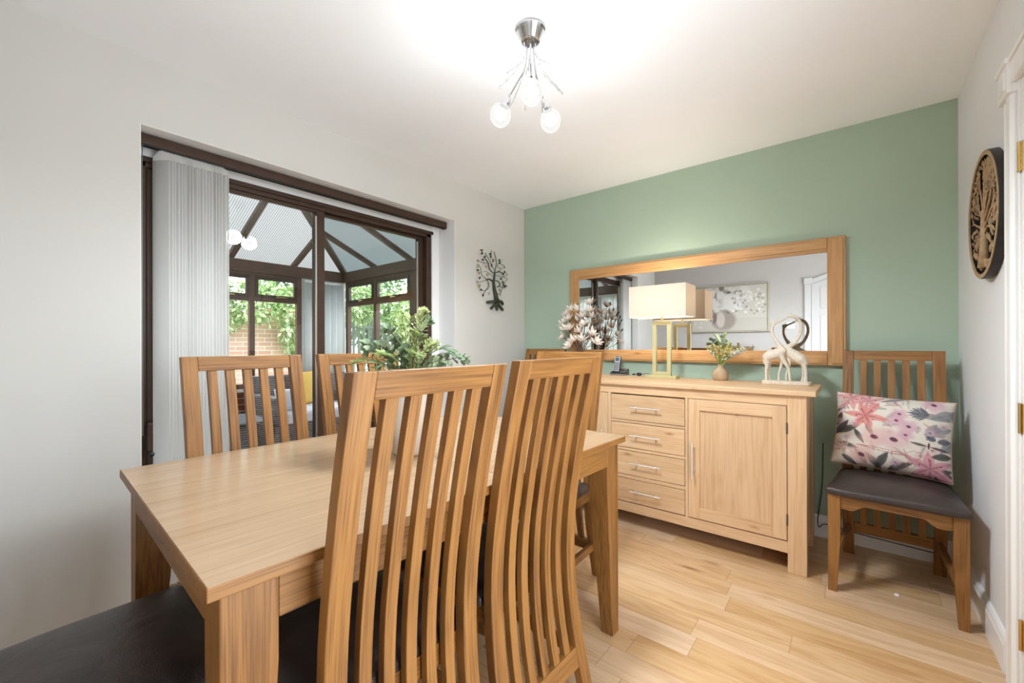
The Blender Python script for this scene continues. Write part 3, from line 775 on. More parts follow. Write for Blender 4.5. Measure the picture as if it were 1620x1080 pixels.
# polycarbonate roof panels and glazing bars
def roof(name, pts, mat):
    n = len(pts); a, b, c = (Vector(p) for p in pts[:3]); nn = (b-a).cross(c-a).normalized()
    if nn.z < 0: nn = -nn
    lo = [Vector(p)+nn*.012 for p in pts]; hi = [Vector(p)+nn*.028 for p in pts]
    m = MB(); m.add(lo+hi, [tuple(range(n-1, -1, -1)), tuple(range(n, 2*n))]+[(i, (i+1) % n, (i+1) % n+n, i+n) for i in range(n)])
    return struct(m.build(name, mat))
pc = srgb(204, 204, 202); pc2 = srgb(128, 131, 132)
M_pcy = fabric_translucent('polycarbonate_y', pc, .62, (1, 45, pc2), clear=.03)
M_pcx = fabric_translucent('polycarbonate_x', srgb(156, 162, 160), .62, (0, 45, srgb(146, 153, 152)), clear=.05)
apex = (XA, RY, ZR)
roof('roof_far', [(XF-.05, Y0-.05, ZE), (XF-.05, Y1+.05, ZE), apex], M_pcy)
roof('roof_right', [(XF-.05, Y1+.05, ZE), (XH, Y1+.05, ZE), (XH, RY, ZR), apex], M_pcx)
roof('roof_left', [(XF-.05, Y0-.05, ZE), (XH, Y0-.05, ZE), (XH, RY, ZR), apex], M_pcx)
rb = bpy.data.objects.new('roof_bars', None); COL.objects.link(rb); struct(rb)
def bar(a, b, w=.06, h=.045): return MB().beam(a, b, w, h).build('glazing_bar', M_brown2, rb, bevel=.003)
bar((XF, Y1, ZE), apex, .07); bar((XF, Y0, ZE), apex, .07); bar((XA, RY, ZR), (XH, RY, ZR), .09, .07)
for y in (-.707, -1.414, -2.198, -2.905):
    s = (Y1-y) if y > RY else (y-Y0); bar((XF, y, ZE), (XF+s, y, ZE+s*PT))
for x in (-2.406, -1.662, -.92):
    s = min(x-XF, RUN)
    bar((x, Y1, ZE), (x, Y1-s, ZE+s*PT)); bar((x, Y0, ZE), (x, Y0+s, ZE+s*PT))

# blinds of the conservatory
def flat_blind(label, P, s0, s1, zt, zb_, seed):
    t = thing('vertical_blind', label, 'blind'); rr = random.Random(seed)
    m = MB(); a, b = P(s0, 0), P(s1, .03); m.box(min(a[0], b[0]), max(a[0], b[0]), min(a[1], b[1]), max(a[1], b[1]), zt, zt+.03).build('headrail', M_white, t)
    n = max(2, int(abs(s1-s0)/.078)); mat = fabric_translucent('blind_cloth', srgb(240, 243, 242), .5)
    for i in range(n):
        s = s0+(i+.5)*(s1-s0)/n; k = 5; vs = []; an = .22+rr.uniform(-.05, .05)
        for z in (zt, zb_):
            for j in range(k+1):
                u = (j/k-.5)*.089; p = P(s+u*math.cos(an), .012+u*math.sin(an)+.003*math.cos(PI*(j/k-.5))); vs.append((p[0], p[1], z))
        MB().add(vs, [(j, j+1, j+k+2, j+k+1) for j in range(k)]).build('vane', mat, t, solid=.0008, smooth=True)
    return t
flat_blind('pale closed vertical blind across the far corner of the conservatory', lambda s, d: (XF+.055+d, s), -.600, -.075, 1.955, .66, 1)
flat_blind('long closed vertical blind along the left side of the conservatory, seen in the wall mirror', lambda s, d: (s, Y0+.075+d), XF+.12, XH-.06, 1.955, .66, 2)

# rattan furniture
def wicker_mat():
    m, nt, b = base('grey_rattan', srgb(110, 112, 116), .6)
    tc = N(nt, 'ShaderNodeTexCoord'); sp = N(nt, 'ShaderNodeSeparateXYZ'); nt.links.new(tc.outputs['Object'], sp.inputs[0])
    mu = N(nt, 'ShaderNodeMath', operation='MULTIPLY'); mu.inputs[1].default_value = 2*PI/.022; nt.links.new(sp.outputs[2], mu.inputs[0])
    sn = N(nt, 'ShaderNodeMath', operation='SINE'); nt.links.new(mu.outputs[0], sn.inputs[0])
    r = ramp(nt, [(.25, srgb(66, 70, 76)), (.6, srgb(128, 130, 134))]); mr = N(nt, 'ShaderNodeMapRange'); mr.inputs[1].default_value = -1
    nt.links.new(sn.outputs[0], mr.inputs[0]); nt.links.new(mr.outputs[0], r.inputs[0]); nt.links.new(r.outputs[0], b.inputs['Base Color'])
    bump(nt, b, sn.outputs[0], .6, .004)
    return m
M_wick = wicker_mat()
M_cush = paint('seat_cushion_white', srgb(216, 220, 226), .02, .85)
def pillow(w, h, t, n=16, pw=.55, ear=.05):
    m = MB(); vs = []
    for sgn in (1, -1):
        for j in range(n+1):
            for i in range(n+1):
                u, v = 2*i/n-1, 2*j/n-1
                th = t/2*((1-abs(u)**2.4)*(1-abs(v)**2.4))**pw
                cx = 1-ear*(1-abs(v)**2)*abs(u)**2; cz = 1-ear*(1-abs(u)**2)*abs(v)**2
                vs.append((u*w/2*cx, sgn*th, v*h/2*cz))
    K = (n+1)**2; fs = []
    for j in range(n):
        for i in range(n):
            a = j*(n+1)+i; fs += [(a, a+1, a+n+2, a+n+1), (K+a+n+1, K+a+n+2, K+a+1, K+a)]
    return m.add(vs, fs)
def rattan_seat(label, w, d, loc, rz, name='rattan_sofa', cat='sofa'):
    t = thing(name, label, cat, loc, rz)
    MB().box(-w/2, w/2, 0, d, .03, .30).build('base', M_wick, t, bevel=.012)
    MB().box(-w/2, w/2, 0, .10, .30, .80).build('backrest', M_wick, t, bevel=.02)
    for s in (-1, 1): MB().box(s*(w/2-.06)-.06, s*(w/2-.06)+.06, .10, d, .30, .60).build('arm', M_wick, t, bevel=.02)
    n = max(1, round((w-.24)/.62)); cw_ = (w-.24)/n
    for i in range(n):
        x = -w/2+.12+cw_*i
        MB().box(x+.004, x+cw_-.004, .10, d-.01, .30, .43).build('seat_cushion', M_cush, t, bevel=.03, seg=3)
    for sx in (-1, 1):
        for y in (.04, d-.04): MB().box(sx*(w/2-.04)-.02, sx*(w/2-.04)+.02, y-.02, y+.02, 0, .03).build('foot', M_brown, t)
    return t
rattan_seat('grey rattan sofa with pale seat cushions in the far corner of the conservatory', 1.15, .74, (XF+.13, -.70, -.012), math.radians(-90))
cu = pillow(.44, .42, .14).build('scatter_cushion', paint('mustard_cloth', srgb(222, 184, 98), .04, .9), smooth=True, loc=(-2.905, -.66, .615), rot=(math.radians(12), 0, math.radians(-62)))
tag(cu, 'mustard yellow cushion propped on the rattan sofa in the conservatory', 'cushion')
cu = pillow(.30, .26, .13).build('scatter_cushion', M_cush, smooth=True, loc=(-2.52, -1.03, .535), rot=(math.radians(16), 0, math.radians(-100)))
tag(cu, 'small white cushion against the arm of the rattan sofa', 'cushion')
rattan_seat('grey rattan armchair by the far wall of the conservatory, glimpsed left of the blind', .72, .72, (XF+.35, -2.45, -.012), math.radians(-90), 'rattan_armchair', 'armchair')
ct = thing('coffee_table', 'low rattan coffee table with a glass top in the conservatory', 'table', (-2.32, -1.72, -.012))
MB().box(-.20, .20, -.20, .20, .02, .42).build('base', M_wick, ct, bevel=.01)
MB().box(-.30, .30, -.30, .30, .425, .437).build('glass_top', base('smoked_glass', srgb(150, 165, 175), .05)[0], ct, bevel=.002)

# ================================================================== GARDEN
M_grass = leafmat('lawn', srgb(110, 140, 70), srgb(150, 175, 95), .0, 3)
struct(MB().box(-14, XF-.25, -14, 10, -.2, -.1).box(XF-.25, XH, Y1+.25, 10, -.2, -.1).box(XF-.25, XH, -14, Y0-.25, -.2, -.1).build('ground', M_grass))
M_gb = brick_mat('garden_brick', srgb(210, 160, 146), srgb(222, 180, 166), srgb(236, 230, 224), 1, 'y')
gw = MB().box(-5.9, -5.68, -9, 1.05, -.1, 1.72).box(-5.93, -5.65, -9, 1.05, 1.72, 1.79)
gwo = gw.build('wall_garden', M_gb); struct(gwo)
def leafcloud(name, label, cat, blobs, n, size, mats, seed, group=None, loc=(0, 0, 0), stem=None):
    """blobs: (centre, radii) ellipsoid shells filled with leaves"""
    rr = random.Random(seed); t = thing(name, label, cat, loc, 0, group)
    vol = [b[1][0]*b[1][1]+b[1][1]*b[1][2]+b[1][0]*b[1][2] for b in blobs]; tot = sum(vol)
    ms = [MB() for _ in mats]
    for (c, r), v in zip(blobs, vol):
        for _ in range(int(n*v/tot)):
            a = Vector((rr.gauss(0, 1), rr.gauss(0, 1), rr.gauss(0, 1))).normalized(); q = rr.uniform(.55, 1.05)
            p = Vector((c[0]+a.x*r[0]*q, c[1]+a.y*r[1]*q, c[2]+a.z*r[2]*q))
            d = (a+Vector((rr.uniform(-1, 1), rr.uniform(-1, 1), rr.uniform(-1.3, .3)))).normalized()
            s = size*rr.uniform(.6, 1.3)
            up = (a+Vector((0, 0, .6))).normalized()
            ms[rr.randrange(len(ms))].leaf(p, d, up, s, s*.62, .2, .15, 2)
    for m, mt, nm in zip(ms, mats, ('foliage', 'pale_foliage', 'foliage_tips')):
        if m.v: m.build(nm, mt, t)
    if stem: stem.build('trunk', M_bark, t)
    return t
M_bark = paint('bark', srgb(96, 76, 60), .15, .9, 20)
LG = leafmat('ivy_light', srgb(186, 210, 146), srgb(226, 236, 196), .3, 4)
LM = leafmat('ivy_mid', srgb(106, 144, 84), srgb(168, 194, 128), .3, 4)
LD = leafmat('ivy_dark', srgb(62, 96, 56), srgb(112, 148, 92), .3, 4)
core = MB()
leafcloud('ivy', 'pale green ivy spilling over the garden wall behind the conservatory', 'ivy',
          [((-5.33, -.35, 1.85), (.20, .55, .40)), ((-5.33, .25, 1.70), (.2, .35, .50)), ((-5.42, .30, 1.25), (.14, .22, .32)), ((-5.33, -1.2, 1.95), (.2, .7, .42)),
           ((-5.33, -2.6, 2.0), (.2, .9, .40)), ((-5.33, 1.2, 2.0), (.2, .9, .45)), ((-5.38, 1.6, 1.95), (.2, .3, .4)), ((-5.33, -4.2, 2.), (.2, .9, .4)), ((-5.38, -.9, 1.60), (.15, .35, .3))], 6500, .085, (LG, LM), 11)
for i, (y, h, w) in enumerate([(-7.6, 3.6, .86), (-5.4, 3.2, .84), (-3.3, 3.3, .84), (-1.25, 3.1, .84), (.8, 3.3, .84), (2.9, 3.6, .86)]):
    leafcloud('garden_tree', ['dense dark green tree behind the garden wall', 'mid green bushy tree behind the garden wall'][i % 2]+[', far left', ', left of centre', ' behind the middle far window', ' above the ivy', ' behind the far blind', ', rightmost'][i], 'tree',
              [((-6.9, y, h*.72), (.9, w, h*.42)), ((-6.8, y, h*.45), (.7, w*.9, h*.3))], 2600, .14, (LM, LD) if i % 2 else (LD, LM), 20+i, 'trees behind the garden wall',
              stem=MB().tube([(-7, y, -.12), (-6.95, y+.05, h*.5)], [.09, .05]))
M_fence = paint('fence_grey', srgb(132, 140, 140), .1, .85, 8)
fn = thing('garden_fence', 'grey weathered trellis-topped fence at the right of the garden', 'fence', (0, 3.2, -.1))
for k in range(4):
    x = -5.5+k*1.7
    MB().box(x-.05, x+.05, -.05, .05, 0, 1.9).build('post', M_fence, fn)
pn = MB()
for k in range(40):
    x = -5.55+k*.13; pn.box(x, x+.06, -.012, .012, .05, 1.75)
for z in (.3, 1.0, 1.6): pn.box(-5.5, -.3, -.03, -.012, z, z+.05)
pn.build('slat_panel', M_fence, fn)
fb = thing('garden_fence', 'grey slatted fence continuing from the end of the brick garden wall', 'fence', (-5.78, 1.1, -.1))
for k in range(3): MB().box(-.05, .05, .05+k*1.0-.05, .05+k*1.0+.05, 0, 1.85).build('post', M_fence, fb)
p2 = MB()
for k in range(17): p2.box(-.012, .012, .04+k*.12, .04+k*.12+.05, .05, 1.75)
for z in (.3, 1.0, 1.6): p2.box(.012, .03, .04, 2.03, z, z+.05)
p2.build('slat_panel', M_fence, fb)
for i, (x, y, h, w) in enumerate([(-4.9, 2.45, 2.3, .47), (-3.7, 2.45, 2.6, .47), (-2.5, 2.4, 2.4, .47), (-1.3, 2.4, 2.7, .47), (-4.6, 4.5, 3.4, .84), (-2.5, 4.6, 3.6, .84), (-.4, 4.5, 3.4, .84)]):
    leafcloud('garden_shrub', ['light green shrub in front of the trellis fence', 'tall green shrub beyond the trellis fence'][i > 3]+[', leftmost', ', second from left', ', third from left', ', rightmost', ', left', ', middle', ', right'][i], 'shrub',
              [((x, y, h*.76), (w, w*.7, h*.26)), ((x, y, h*.5), (w*.6, w*.5, h*.3))], 1700, .11, (LG, LM) if i < 4 else (LM, LD), 40+i, 'shrubs on the right of the garden',
              stem=MB().tube([(x, y, -.12), (x+.05, y, h*.5)], [.05, .02]))
# ================================================================== PENDANT LIGHT
PC = Vector((1.385, -1.762, H))
pl = thing('ceiling_light', 'chrome three-globe ceiling light with beaded wire sprays, lit', 'ceiling light', PC)
MB().lathe([(.058, 0), (.060, -.012), (.055, -.018), (.036, -.052), (.030, -.054), (.028, -.042), (.0, -.040)], n=40).build('canopy', metal('chrome', None), pl, smooth=False)
M_bulb = emissive('lit_frosted_globe', (1, .97, .93, 1), 5.0)
def shell_mat():
    m = bpy.data.materials.new('frosted_shell'); m.use_nodes = True; nt = m.node_tree; nt.nodes.clear(); o = N(nt, 'ShaderNodeOutputMaterial')
    mx = N(nt, 'ShaderNodeMixShader'); t = N(nt, 'ShaderNodeBsdfTransparent'); e = N(nt, 'ShaderNodeEmission'); e.inputs[0].default_value = (1, .985, .96, 1); e.inputs[1].default_value = .55
    lw = N(nt, 'ShaderNodeLayerWeight'); lw.inputs[0].default_value = .5; mr = N(nt, 'ShaderNodeMapRange'); mr.inputs[3].default_value = .35; mr.inputs[4].default_value = .9
    nt.links.new(lw.outputs['Facing'], mr.inputs[0]); nt.links.new(mr.outputs[0], mx.inputs[0]); nt.links.new(t.outputs[0], mx.inputs[1]); nt.links.new(e.outputs[0], mx.inputs[2]); nt.links.new(mx.outputs[0], o.inputs[0]); return m
M_shell = shell_mat()
GL = [(1.289, -1.834, 2.060), (1.472, -1.874, 2.062), (1.419, -1.672, 2.060)]
M_glassbead = glass('crystal', (.95, .96, .97, 1), 3.)
for i, g in enumerate(GL):
    g = Vector(g)-PC; out = Vector((g.x, g.y, 0)).normalized()
    top = Vector((out.x*.012, out.y*.012, -.05))
    neck = g+Vector((-out.x*.032, -out.y*.032, .072))
    path = catmull([top, top+Vector((0, 0, -.10))+out*.010, neck*.5+top*.5+Vector((0, 0, -.045)), neck], 6)
    ar = MB().tube(path, .0042, 8).build('arm', metal('chrome', None), pl, smooth=True)
    d = (g-neck).normalized()
    MB().tube([neck-d*.005, neck+d*.006, neck+d*.030, neck+d*.040], [.007, .013, .021, .021], 16).build('lamp_holder', metal('chrome', None), ar)
    gl = MB().ball((0, 0, 0), .042, 24, (1, 1, 1.12)).build('globe', M_shell, pl, smooth=True, loc=g)
    MB().ball((0, 0, .004), .024, 16).build('lit_core', M_bulb, gl, smooth=True)
    lt = light('bulb', 'SPOT', g+d*.0, 34, (.86, .94, 1), .06); lt.parent = pl     # the holder above each globe screens the ceiling
    lt.data.spot_size = math.radians(176); lt.data.spot_blend = .6
    lt = light('globe_glow', 'POINT', g+d*.0, 2.9, (.88, .95, 1), .06); lt.parent = pl
rr = random.Random(3)
for k in range(9):
    a = 2*PI*k/9+.3; out = Vector((math.cos(a), math.sin(a), 0)); R_ = rr.uniform(.10, .16); dz = rr.uniform(.17, .27)
    p0 = Vector((out.x*.012, out.y*.012, -.045)); p1 = Vector((out.x*R_*.35, out.y*R_*.35, -.045-dz*.55)); p2 = Vector((out.x*R_, out.y*R_, -.045-dz))
    path = catmull([p0, p1, p2], 6)
    w = MB().tube(path, .0011, 5).build('wire_spray', metal('chrome', None), pl)
    for q in (5, 8, 10, 12): MB().ball(path[q]+Vector((rr.uniform(-.003, .003), rr.uniform(-.003, .003), 0)), rr.uniform(.0045, .0065), 6).build('crystal_bead', M_glassbead, w)

# ================================================================== TABLE LAMP
TZ0 = .915
lp = thing('table_lamp', 'brass open-frame table lamp with a rectangular linen shade, lit, on the sideboard', 'table lamp', (1.366, -.245, TZ0))
M_champ = metal('champagne_metal', srgb(206, 198, 150), .5); M_champ.node_tree.nodes['Principled BSDF'].inputs['Metallic'].default_value = .55
MB().box(-.105, .105, -.042, .042, 0, .020).build('base', M_champ, lp, bevel=.0015)
w2, t2 = .062, .024
MB().box(-w2, -w2+t2, -.012, .012, .020, .385).box(w2-t2, w2, -.012, .012, .020, .385).box(-w2+t2, w2-t2, -.012, .012, .020, .020+t2).box(-w2+t2, w2-t2, -.012, .012, .385-t2, .385).build('stem_frame', M_champ, lp, bevel=.001)
MB().tube([(0, 0, .384), (0, 0, .43)], .008, 12).tube([(0, 0, .43), (0, 0, .47)], .014, 12).box(-.19, .19, -.002, .002, .605, .609).build('lamp_holder', M_champ, lp)
MB().ball((0, 0, .50), .026, 14, (1, 1, 1.3)).build('bulb', emissive('warm_bulb', (1, .86, .66, 1), 12), lp, smooth=True)
sh = MB(); a, b, z0, z1 = .188, .106, .412, .622
ring = lambda x, y, z: [(-x, -y, z), (x, -y, z), (x, y, z), (-x, y, z)]
sh.add(ring(a, b, z0)+ring(a, b, z1), [(0, 1, 5, 4), (1, 2, 6, 5), (2, 3, 7, 6), (3, 0, 4, 7)])
lin = fabric_translucent('linen_shade', srgb(222, 213, 202), .36)
sh.build('lamp_shade', lin, lp, solid=.002)
l_ = light('lamp_bulb_light', 'POINT', (0, 0, .53), 8, (1, .90, .78), .03); l_.parent = lp

# ================================================================== PHONE, PLUG + CABLE
M_blk = base('black_plastic_gloss', srgb(30, 32, 36), .3)[0]; M_slv = metal('silver_plastic', srgb(176, 178, 182), .4)
ph = thing('cordless_phone', 'black and silver cordless phone standing in its answering base on the sideboard', 'phone', (1.006, -.128, TZ0), math.radians(6))
bs = MB().hexa([(-.062, -.05, 0), (.062, -.05, 0), (.058, .05, 0), (-.058, .05, 0)], [(-.060, -.048, .018), (.060, -.048, .018), (.056, .048, .045), (-.056, .048, .045)])
bo = bs.build('base_station', M_blk, ph, bevel=.004)
MB().box(-.061, .061, -.052, -.046, .004, .010).build('silver_edge', M_slv, bo)
MB().hexa([(.004, -.03, .0235), (.05, -.03, .0235), (.05, .03, .0405), (.004, .03, .0405)], [(.006, -.028, .026), (.048, -.028, .026), (.048, .028, .0425), (.006, .028, .0425)]).build('keypad', metal('silver_plastic', None), bo)
MB().lathe([(.0, .0), (.016, .0), (.016, .003), (0, .003)], (.028, .0, .034), 20).build('dial_ring', M_blk, bo)
hs = MB(); hs.box(-.024, .024, -.012, .012, 0, .135)
ho = hs.build('handset', M_blk, ph, bevel=.007, loc=(-.028, .0, .012), rot=(math.radians(-22), 0, 0))
MB().box(-.021, .021, -.0145, -.0125, .01, .128).build('handset_face', M_slv, ho, bevel=.003)
MB().box(-.015, .015, -.0160, -.0145, .092, .120).build('screen', base('phone_screen', srgb(70, 90, 105), .2)[0], ho)
kp = MB()
for r_ in range(5):
    for c in range(3): kp.box(-.016+c*.012, -.008+c*.012, -.017, -.0145, .018+r_*.0135, .027+r_*.0135)
kp.build('keys', M_blk, ho)
pg = thing('phone_plug', 'small black plug with a thin cable lying behind the lamp base on the sideboard', 'plug', (1.165, -.15, TZ0))
MB().ball((0, 0, .013), .021, 12, (1, .75, .6)).tube([(-.028, 0, .012), (-.05, 0, .010)], .005).build('plug_body', M_blk, pg, smooth=True)
MB().tube(catmull([(.018, 0, .014), (.05, .02, .018), (.09, .055, .006), (.12, .085, .003)], 5), .002, 6).build('cable', M_blk, pg)

# ================================================================== SMALL VASE OF FLOWERS
vs_ = thing('bud_vase', 'small round brown stoneware vase on the sideboard between the lamp and the giraffes', 'vase', (1.715, -.175, TZ0))
M_stone = paint('stoneware', srgb(176, 152, 124), .12, .6, 25)
MB().lathe([(.0, 0), (.040, 0), (.045, .006), (.047, .03), (.046, .045), (.036, .064), (.020, .076), (.015, .083), (.017, .096), (.019, .099), (.014, .098), (.012, .08), (0, .075)], n=32).build('vessel', M_stone, vs_, smooth=True)
fl = thing('flower_bunch', 'bunch of small white and yellow flowers with fresh green leaves in the stoneware vase', 'flowers', (1.715, -.175, TZ0+.085))
LF = leafmat('fresh_leaf', srgb(140, 170, 84), srgb(200, 214, 138), .25, 40); LY = leafmat('yellow_floret', srgb(214, 190, 120), srgb(236, 224, 170), .2, 60); LW = leafmat('white_floret', srgb(228, 226, 224), srgb(246, 246, 246), .2, 60)
rr = random.Random(8); st, lv, yl, wt = MB(), MB(), MB(), MB()
for k in range(26):
    a = rr.uniform(0, 2*PI); sp_ = rr.uniform(.02, .10); hh = rr.uniform(.05, .15)
    if k % 4 == 0: a = rr.uniform(-.6, .6); sp_ = rr.uniform(.10, .15); hh = rr.uniform(.08, .13)
    tip = Vector((math.cos(a)*sp_, math.sin(a)*sp_*.7, hh)); path = catmull([(0, 0, -.01), tip*.45+Vector((0, 0, .02)), tip], 4); st.tube(path, .0012, 5)
    for j in range(3, len(path)):
        for q in range(3): lv.leaf(path[j], (rr.uniform(-1, 1), rr.uniform(-1, 1), rr.uniform(0, 1)), (0, 0, 1), rr.uniform(.016, .028), rr.uniform(.004, .008), seg=3)
    tgt = wt if (k % 4 == 0 or rr.random() < .35) else yl
    for j in range(5, len(path)):
        for q in range(5):
            tgt.ball(path[j]+Vector((rr.uniform(-.007, .007), rr.uniform(-.007, .007), rr.uniform(-.006, .008))), rr.uniform(.003, .0052), 6)
st.build('stem', LF, fl); lv.build('leaf', LF, fl); tag(yl.build('yellow_floret', LY, fl), kind='stuff'); tag(wt.build('white_floret', LW, fl), kind='stuff')

# ================================================================== GIRAFFE SCULPTURE
gs = thing('giraffe_sculpture', 'pale carved sculpture of two giraffes with entwined necks on the right end of the sideboard', 'sculpture', (0, 0, 0))
gs.location = (2.075, -.27, TZ0)
def G(p): return Vector((p[0]-2.075, (p[2] if len(p) > 2 else 0), p[1]-TZ0))
M_gir = paint('carved_stone', srgb(214, 203, 186), .10, .8, 90)
def giraffe(parts, name):
    m = MB()
    for path, rad in parts:
        pts = catmull([G(p) for p in path], 4); rs = []
        n = len(path)
        for i in range(len(pts)):
            f = i/(len(pts)-1)*(n-1); a = int(min(f, n-2)); rs.append(rad[a]+(rad[a+1]-rad[a])*(f-a))
        m.tube(pts, rs, 10); m.ball(pts[0], rs[0]*.98, 8); m.ball(pts[-1], rs[-1]*.98, 8)
    return m.build(name, M_gir, gs, remesh=.0026, smooth=True)
d0 = -.012
giraffe([([(1.988, 1.070, d0), (2.010, 1.084, d0), (2.040, 1.092, d0), (2.064, 1.106, d0)], [.027, .031, .028, .022]),
         ([(2.060, 1.108, d0), (2.046, 1.142, d0), (2.023, 1.180, d0), (2.012, 1.218, d0), (2.016, 1.250, 0), (2.032, 1.268, 0), (2.058, 1.281, 0), (2.076, 1.290, 0)], [.020, .013, .0088, .0078, .007, .0065, .006, .0055]),
         ([(2.012, 1.254, 0), (2.008, 1.268, 0), (2.016, 1.274, 0)], [.005, .004, .003]), ([(2.018, 1.262, 0), (2.026, 1.277, 0)], [.004, .0025]),
         ([(1.984, 1.075, d0-.006), (1.988, 1.028, d0-.006), (1.983, .985, d0-.006), (1.984, .935, d0-.006)], [.019, .011, .0065, .0068]),
         ([(1.996, 1.070, d0+.018), (1.996, 1.020, d0+.018), (1.992, .980, d0+.018), (1.999, .932, d0+.018)], [.014, .008, .0055, .0065]),
         ([(2.050, 1.095, d0-.006), (2.072, 1.045, d0-.006), (2.090, 1.01, d0-.006), (2.096, .975, d0-.006), (2.099, .933, d0-.006)], [.016, .011, .007, .006, .006]),
         ([(2.058, 1.08, d0+.02), (2.056, 1.03, d0+.02), (2.043, .978, d0+.02), (2.042, .935, d0+.02)], [.012, .008, .006, .0065]),
         ([(1.976, 1.085, d0), (1.968, 1.055, d0), (1.974, 1.028, d0)], [.004, .0035, .003])], 'giraffe_left')
d0 = .014
giraffe([([(2.066, 1.112, d0), (2.090, 1.100, d0), (2.120, 1.078, d0), (2.146, 1.058, d0), (2.160, 1.042, d0)], [.022, .028, .031, .031, .022]),
         ([(2.072, 1.112, d0), (2.096, 1.134, d0), (2.122, 1.156, d0), (2.143, 1.200, d0), (2.149, 1.240, d0), (2.141, 1.274, d0), (2.122, 1.296, d0-.01), (2.100, 1.303, d0-.015), (2.086, 1.300, d0-.015)], [.021, .014, .010, .0088, .0085, .009, .010, .0095, .006]),
         ([(2.096, 1.306, d0-.01), (2.090, 1.318, d0-.01)], [.004, .0025]), ([(2.103, 1.308, d0-.018), (2.100, 1.320, d0-.018)], [.004, .0025]),
         ([(2.158, 1.045, d0-.004), (2.167, 1.006, d0-.004), (2.169, .968, d0-.004), (2.168, .935, d0-.004)], [.015, .009, .007, .012]),
         ([(2.150, 1.045, d0+.018), (2.158, 1.00, d0+.018), (2.156, .965, d0+.018), (2.152, .935, d0+.018)], [.012, .008, .006, .009]),
         ([(2.086, 1.085, d0), (2.092, 1.027, d0), (2.078, .970, d0), (2.079, .935, d0)], [.014, .008, .006, .007]),
         ([(2.164, 1.066, d0), (2.176, 1.052, d0), (2.176, 1.032, d0), (2.168, 1.020, d0)], [.005, .004, .004, .003])], 'giraffe_right')
bm_ = MB(); rr = random.Random(5); n = 26
out = [(.118*math.copysign(abs(math.cos(2*PI*i/n))**.35, math.cos(2*PI*i/n))*rr.uniform(.96, 1.02)+.003, .042*math.copysign(abs(math.sin(2*PI*i/n))**.45, math.sin(2*PI*i/n))*rr.uniform(.93, 1.05)) for i in range(n)]
bm_.prism(out, 0, .021, 'z'); bm_.build('base', M_gir, gs, bevel=.003)
# ================================================================== MAGNOLIA ARRANGEMENT
mv = thing('tall_vase', 'pale ceramic vase holding the magnolia branches at the left end of the sideboard', 'vase', (.715, -.22, TZ0))
MB().lathe([(0, 0), (.040, 0), (.050, .02), (.052, .06), (.042, .11), (.026, .145), (.030, .158), (.026, .158), (.022, .145), (0, .12)], n=32).build('vessel', paint('cream_ceramic', srgb(224, 216, 204), .03, .35), mv, smooth=True)
mg = thing('magnolia_branches', 'cream and blush magnolia flowers on brown twigs at the left end of the sideboard', 'flowers', (.715, -.22, TZ0+.15))
M_twig = paint('twig', srgb(104, 84, 70), .2, .8, 60)
def petalmat():
    m = leafmat('magnolia_petal', srgb(238, 222, 204), srgb(250, 244, 236), .25, 30); return m
M_pet = petalmat(); M_blush = leafmat('magnolia_blush', srgb(205, 160, 136), srgb(232, 196, 174), .2, 30); M_budm = paint('bud', srgb(92, 78, 72), .2, .8, 80)
rr = random.Random(17)
sqx = lambda x: .525+(x-.55)*.70
O = Vector((.715, -.22, TZ0+.15))
FLW = [(.721, 1.420, .0), (.600, 1.308, .02), (.735, 1.262, -.06), (.803, 1.172, -.08), (.862, 1.356, .0), (.904, 1.460, .06), (.960, 1.352, .03), (.985, 1.222, -.02), (.91, 1.290, -.05), (.765, 1.135, -.09), (1.02, 1.16, .0), (.84, 1.24, -.03), (.66, 1.26, -.03)]
FLW += [(.64, 1.38, .03), (.78, 1.33, .04), (.70, 1.34, -.02), (.87, 1.18, -.04), (.93, 1.40, .02), (.62, 1.20, -.01), (.80, 1.41, .0)]
BUD = [(1.045, 1.305), (1.06, 1.36), (1.03, 1.40), (1.01, 1.335), (1.075, 1.255), (.955, 1.475), (.985, 1.425), (.575, 1.215), (.60, 1.36), (.78, 1.45), (1.0, 1.38), (1.05, 1.335)]
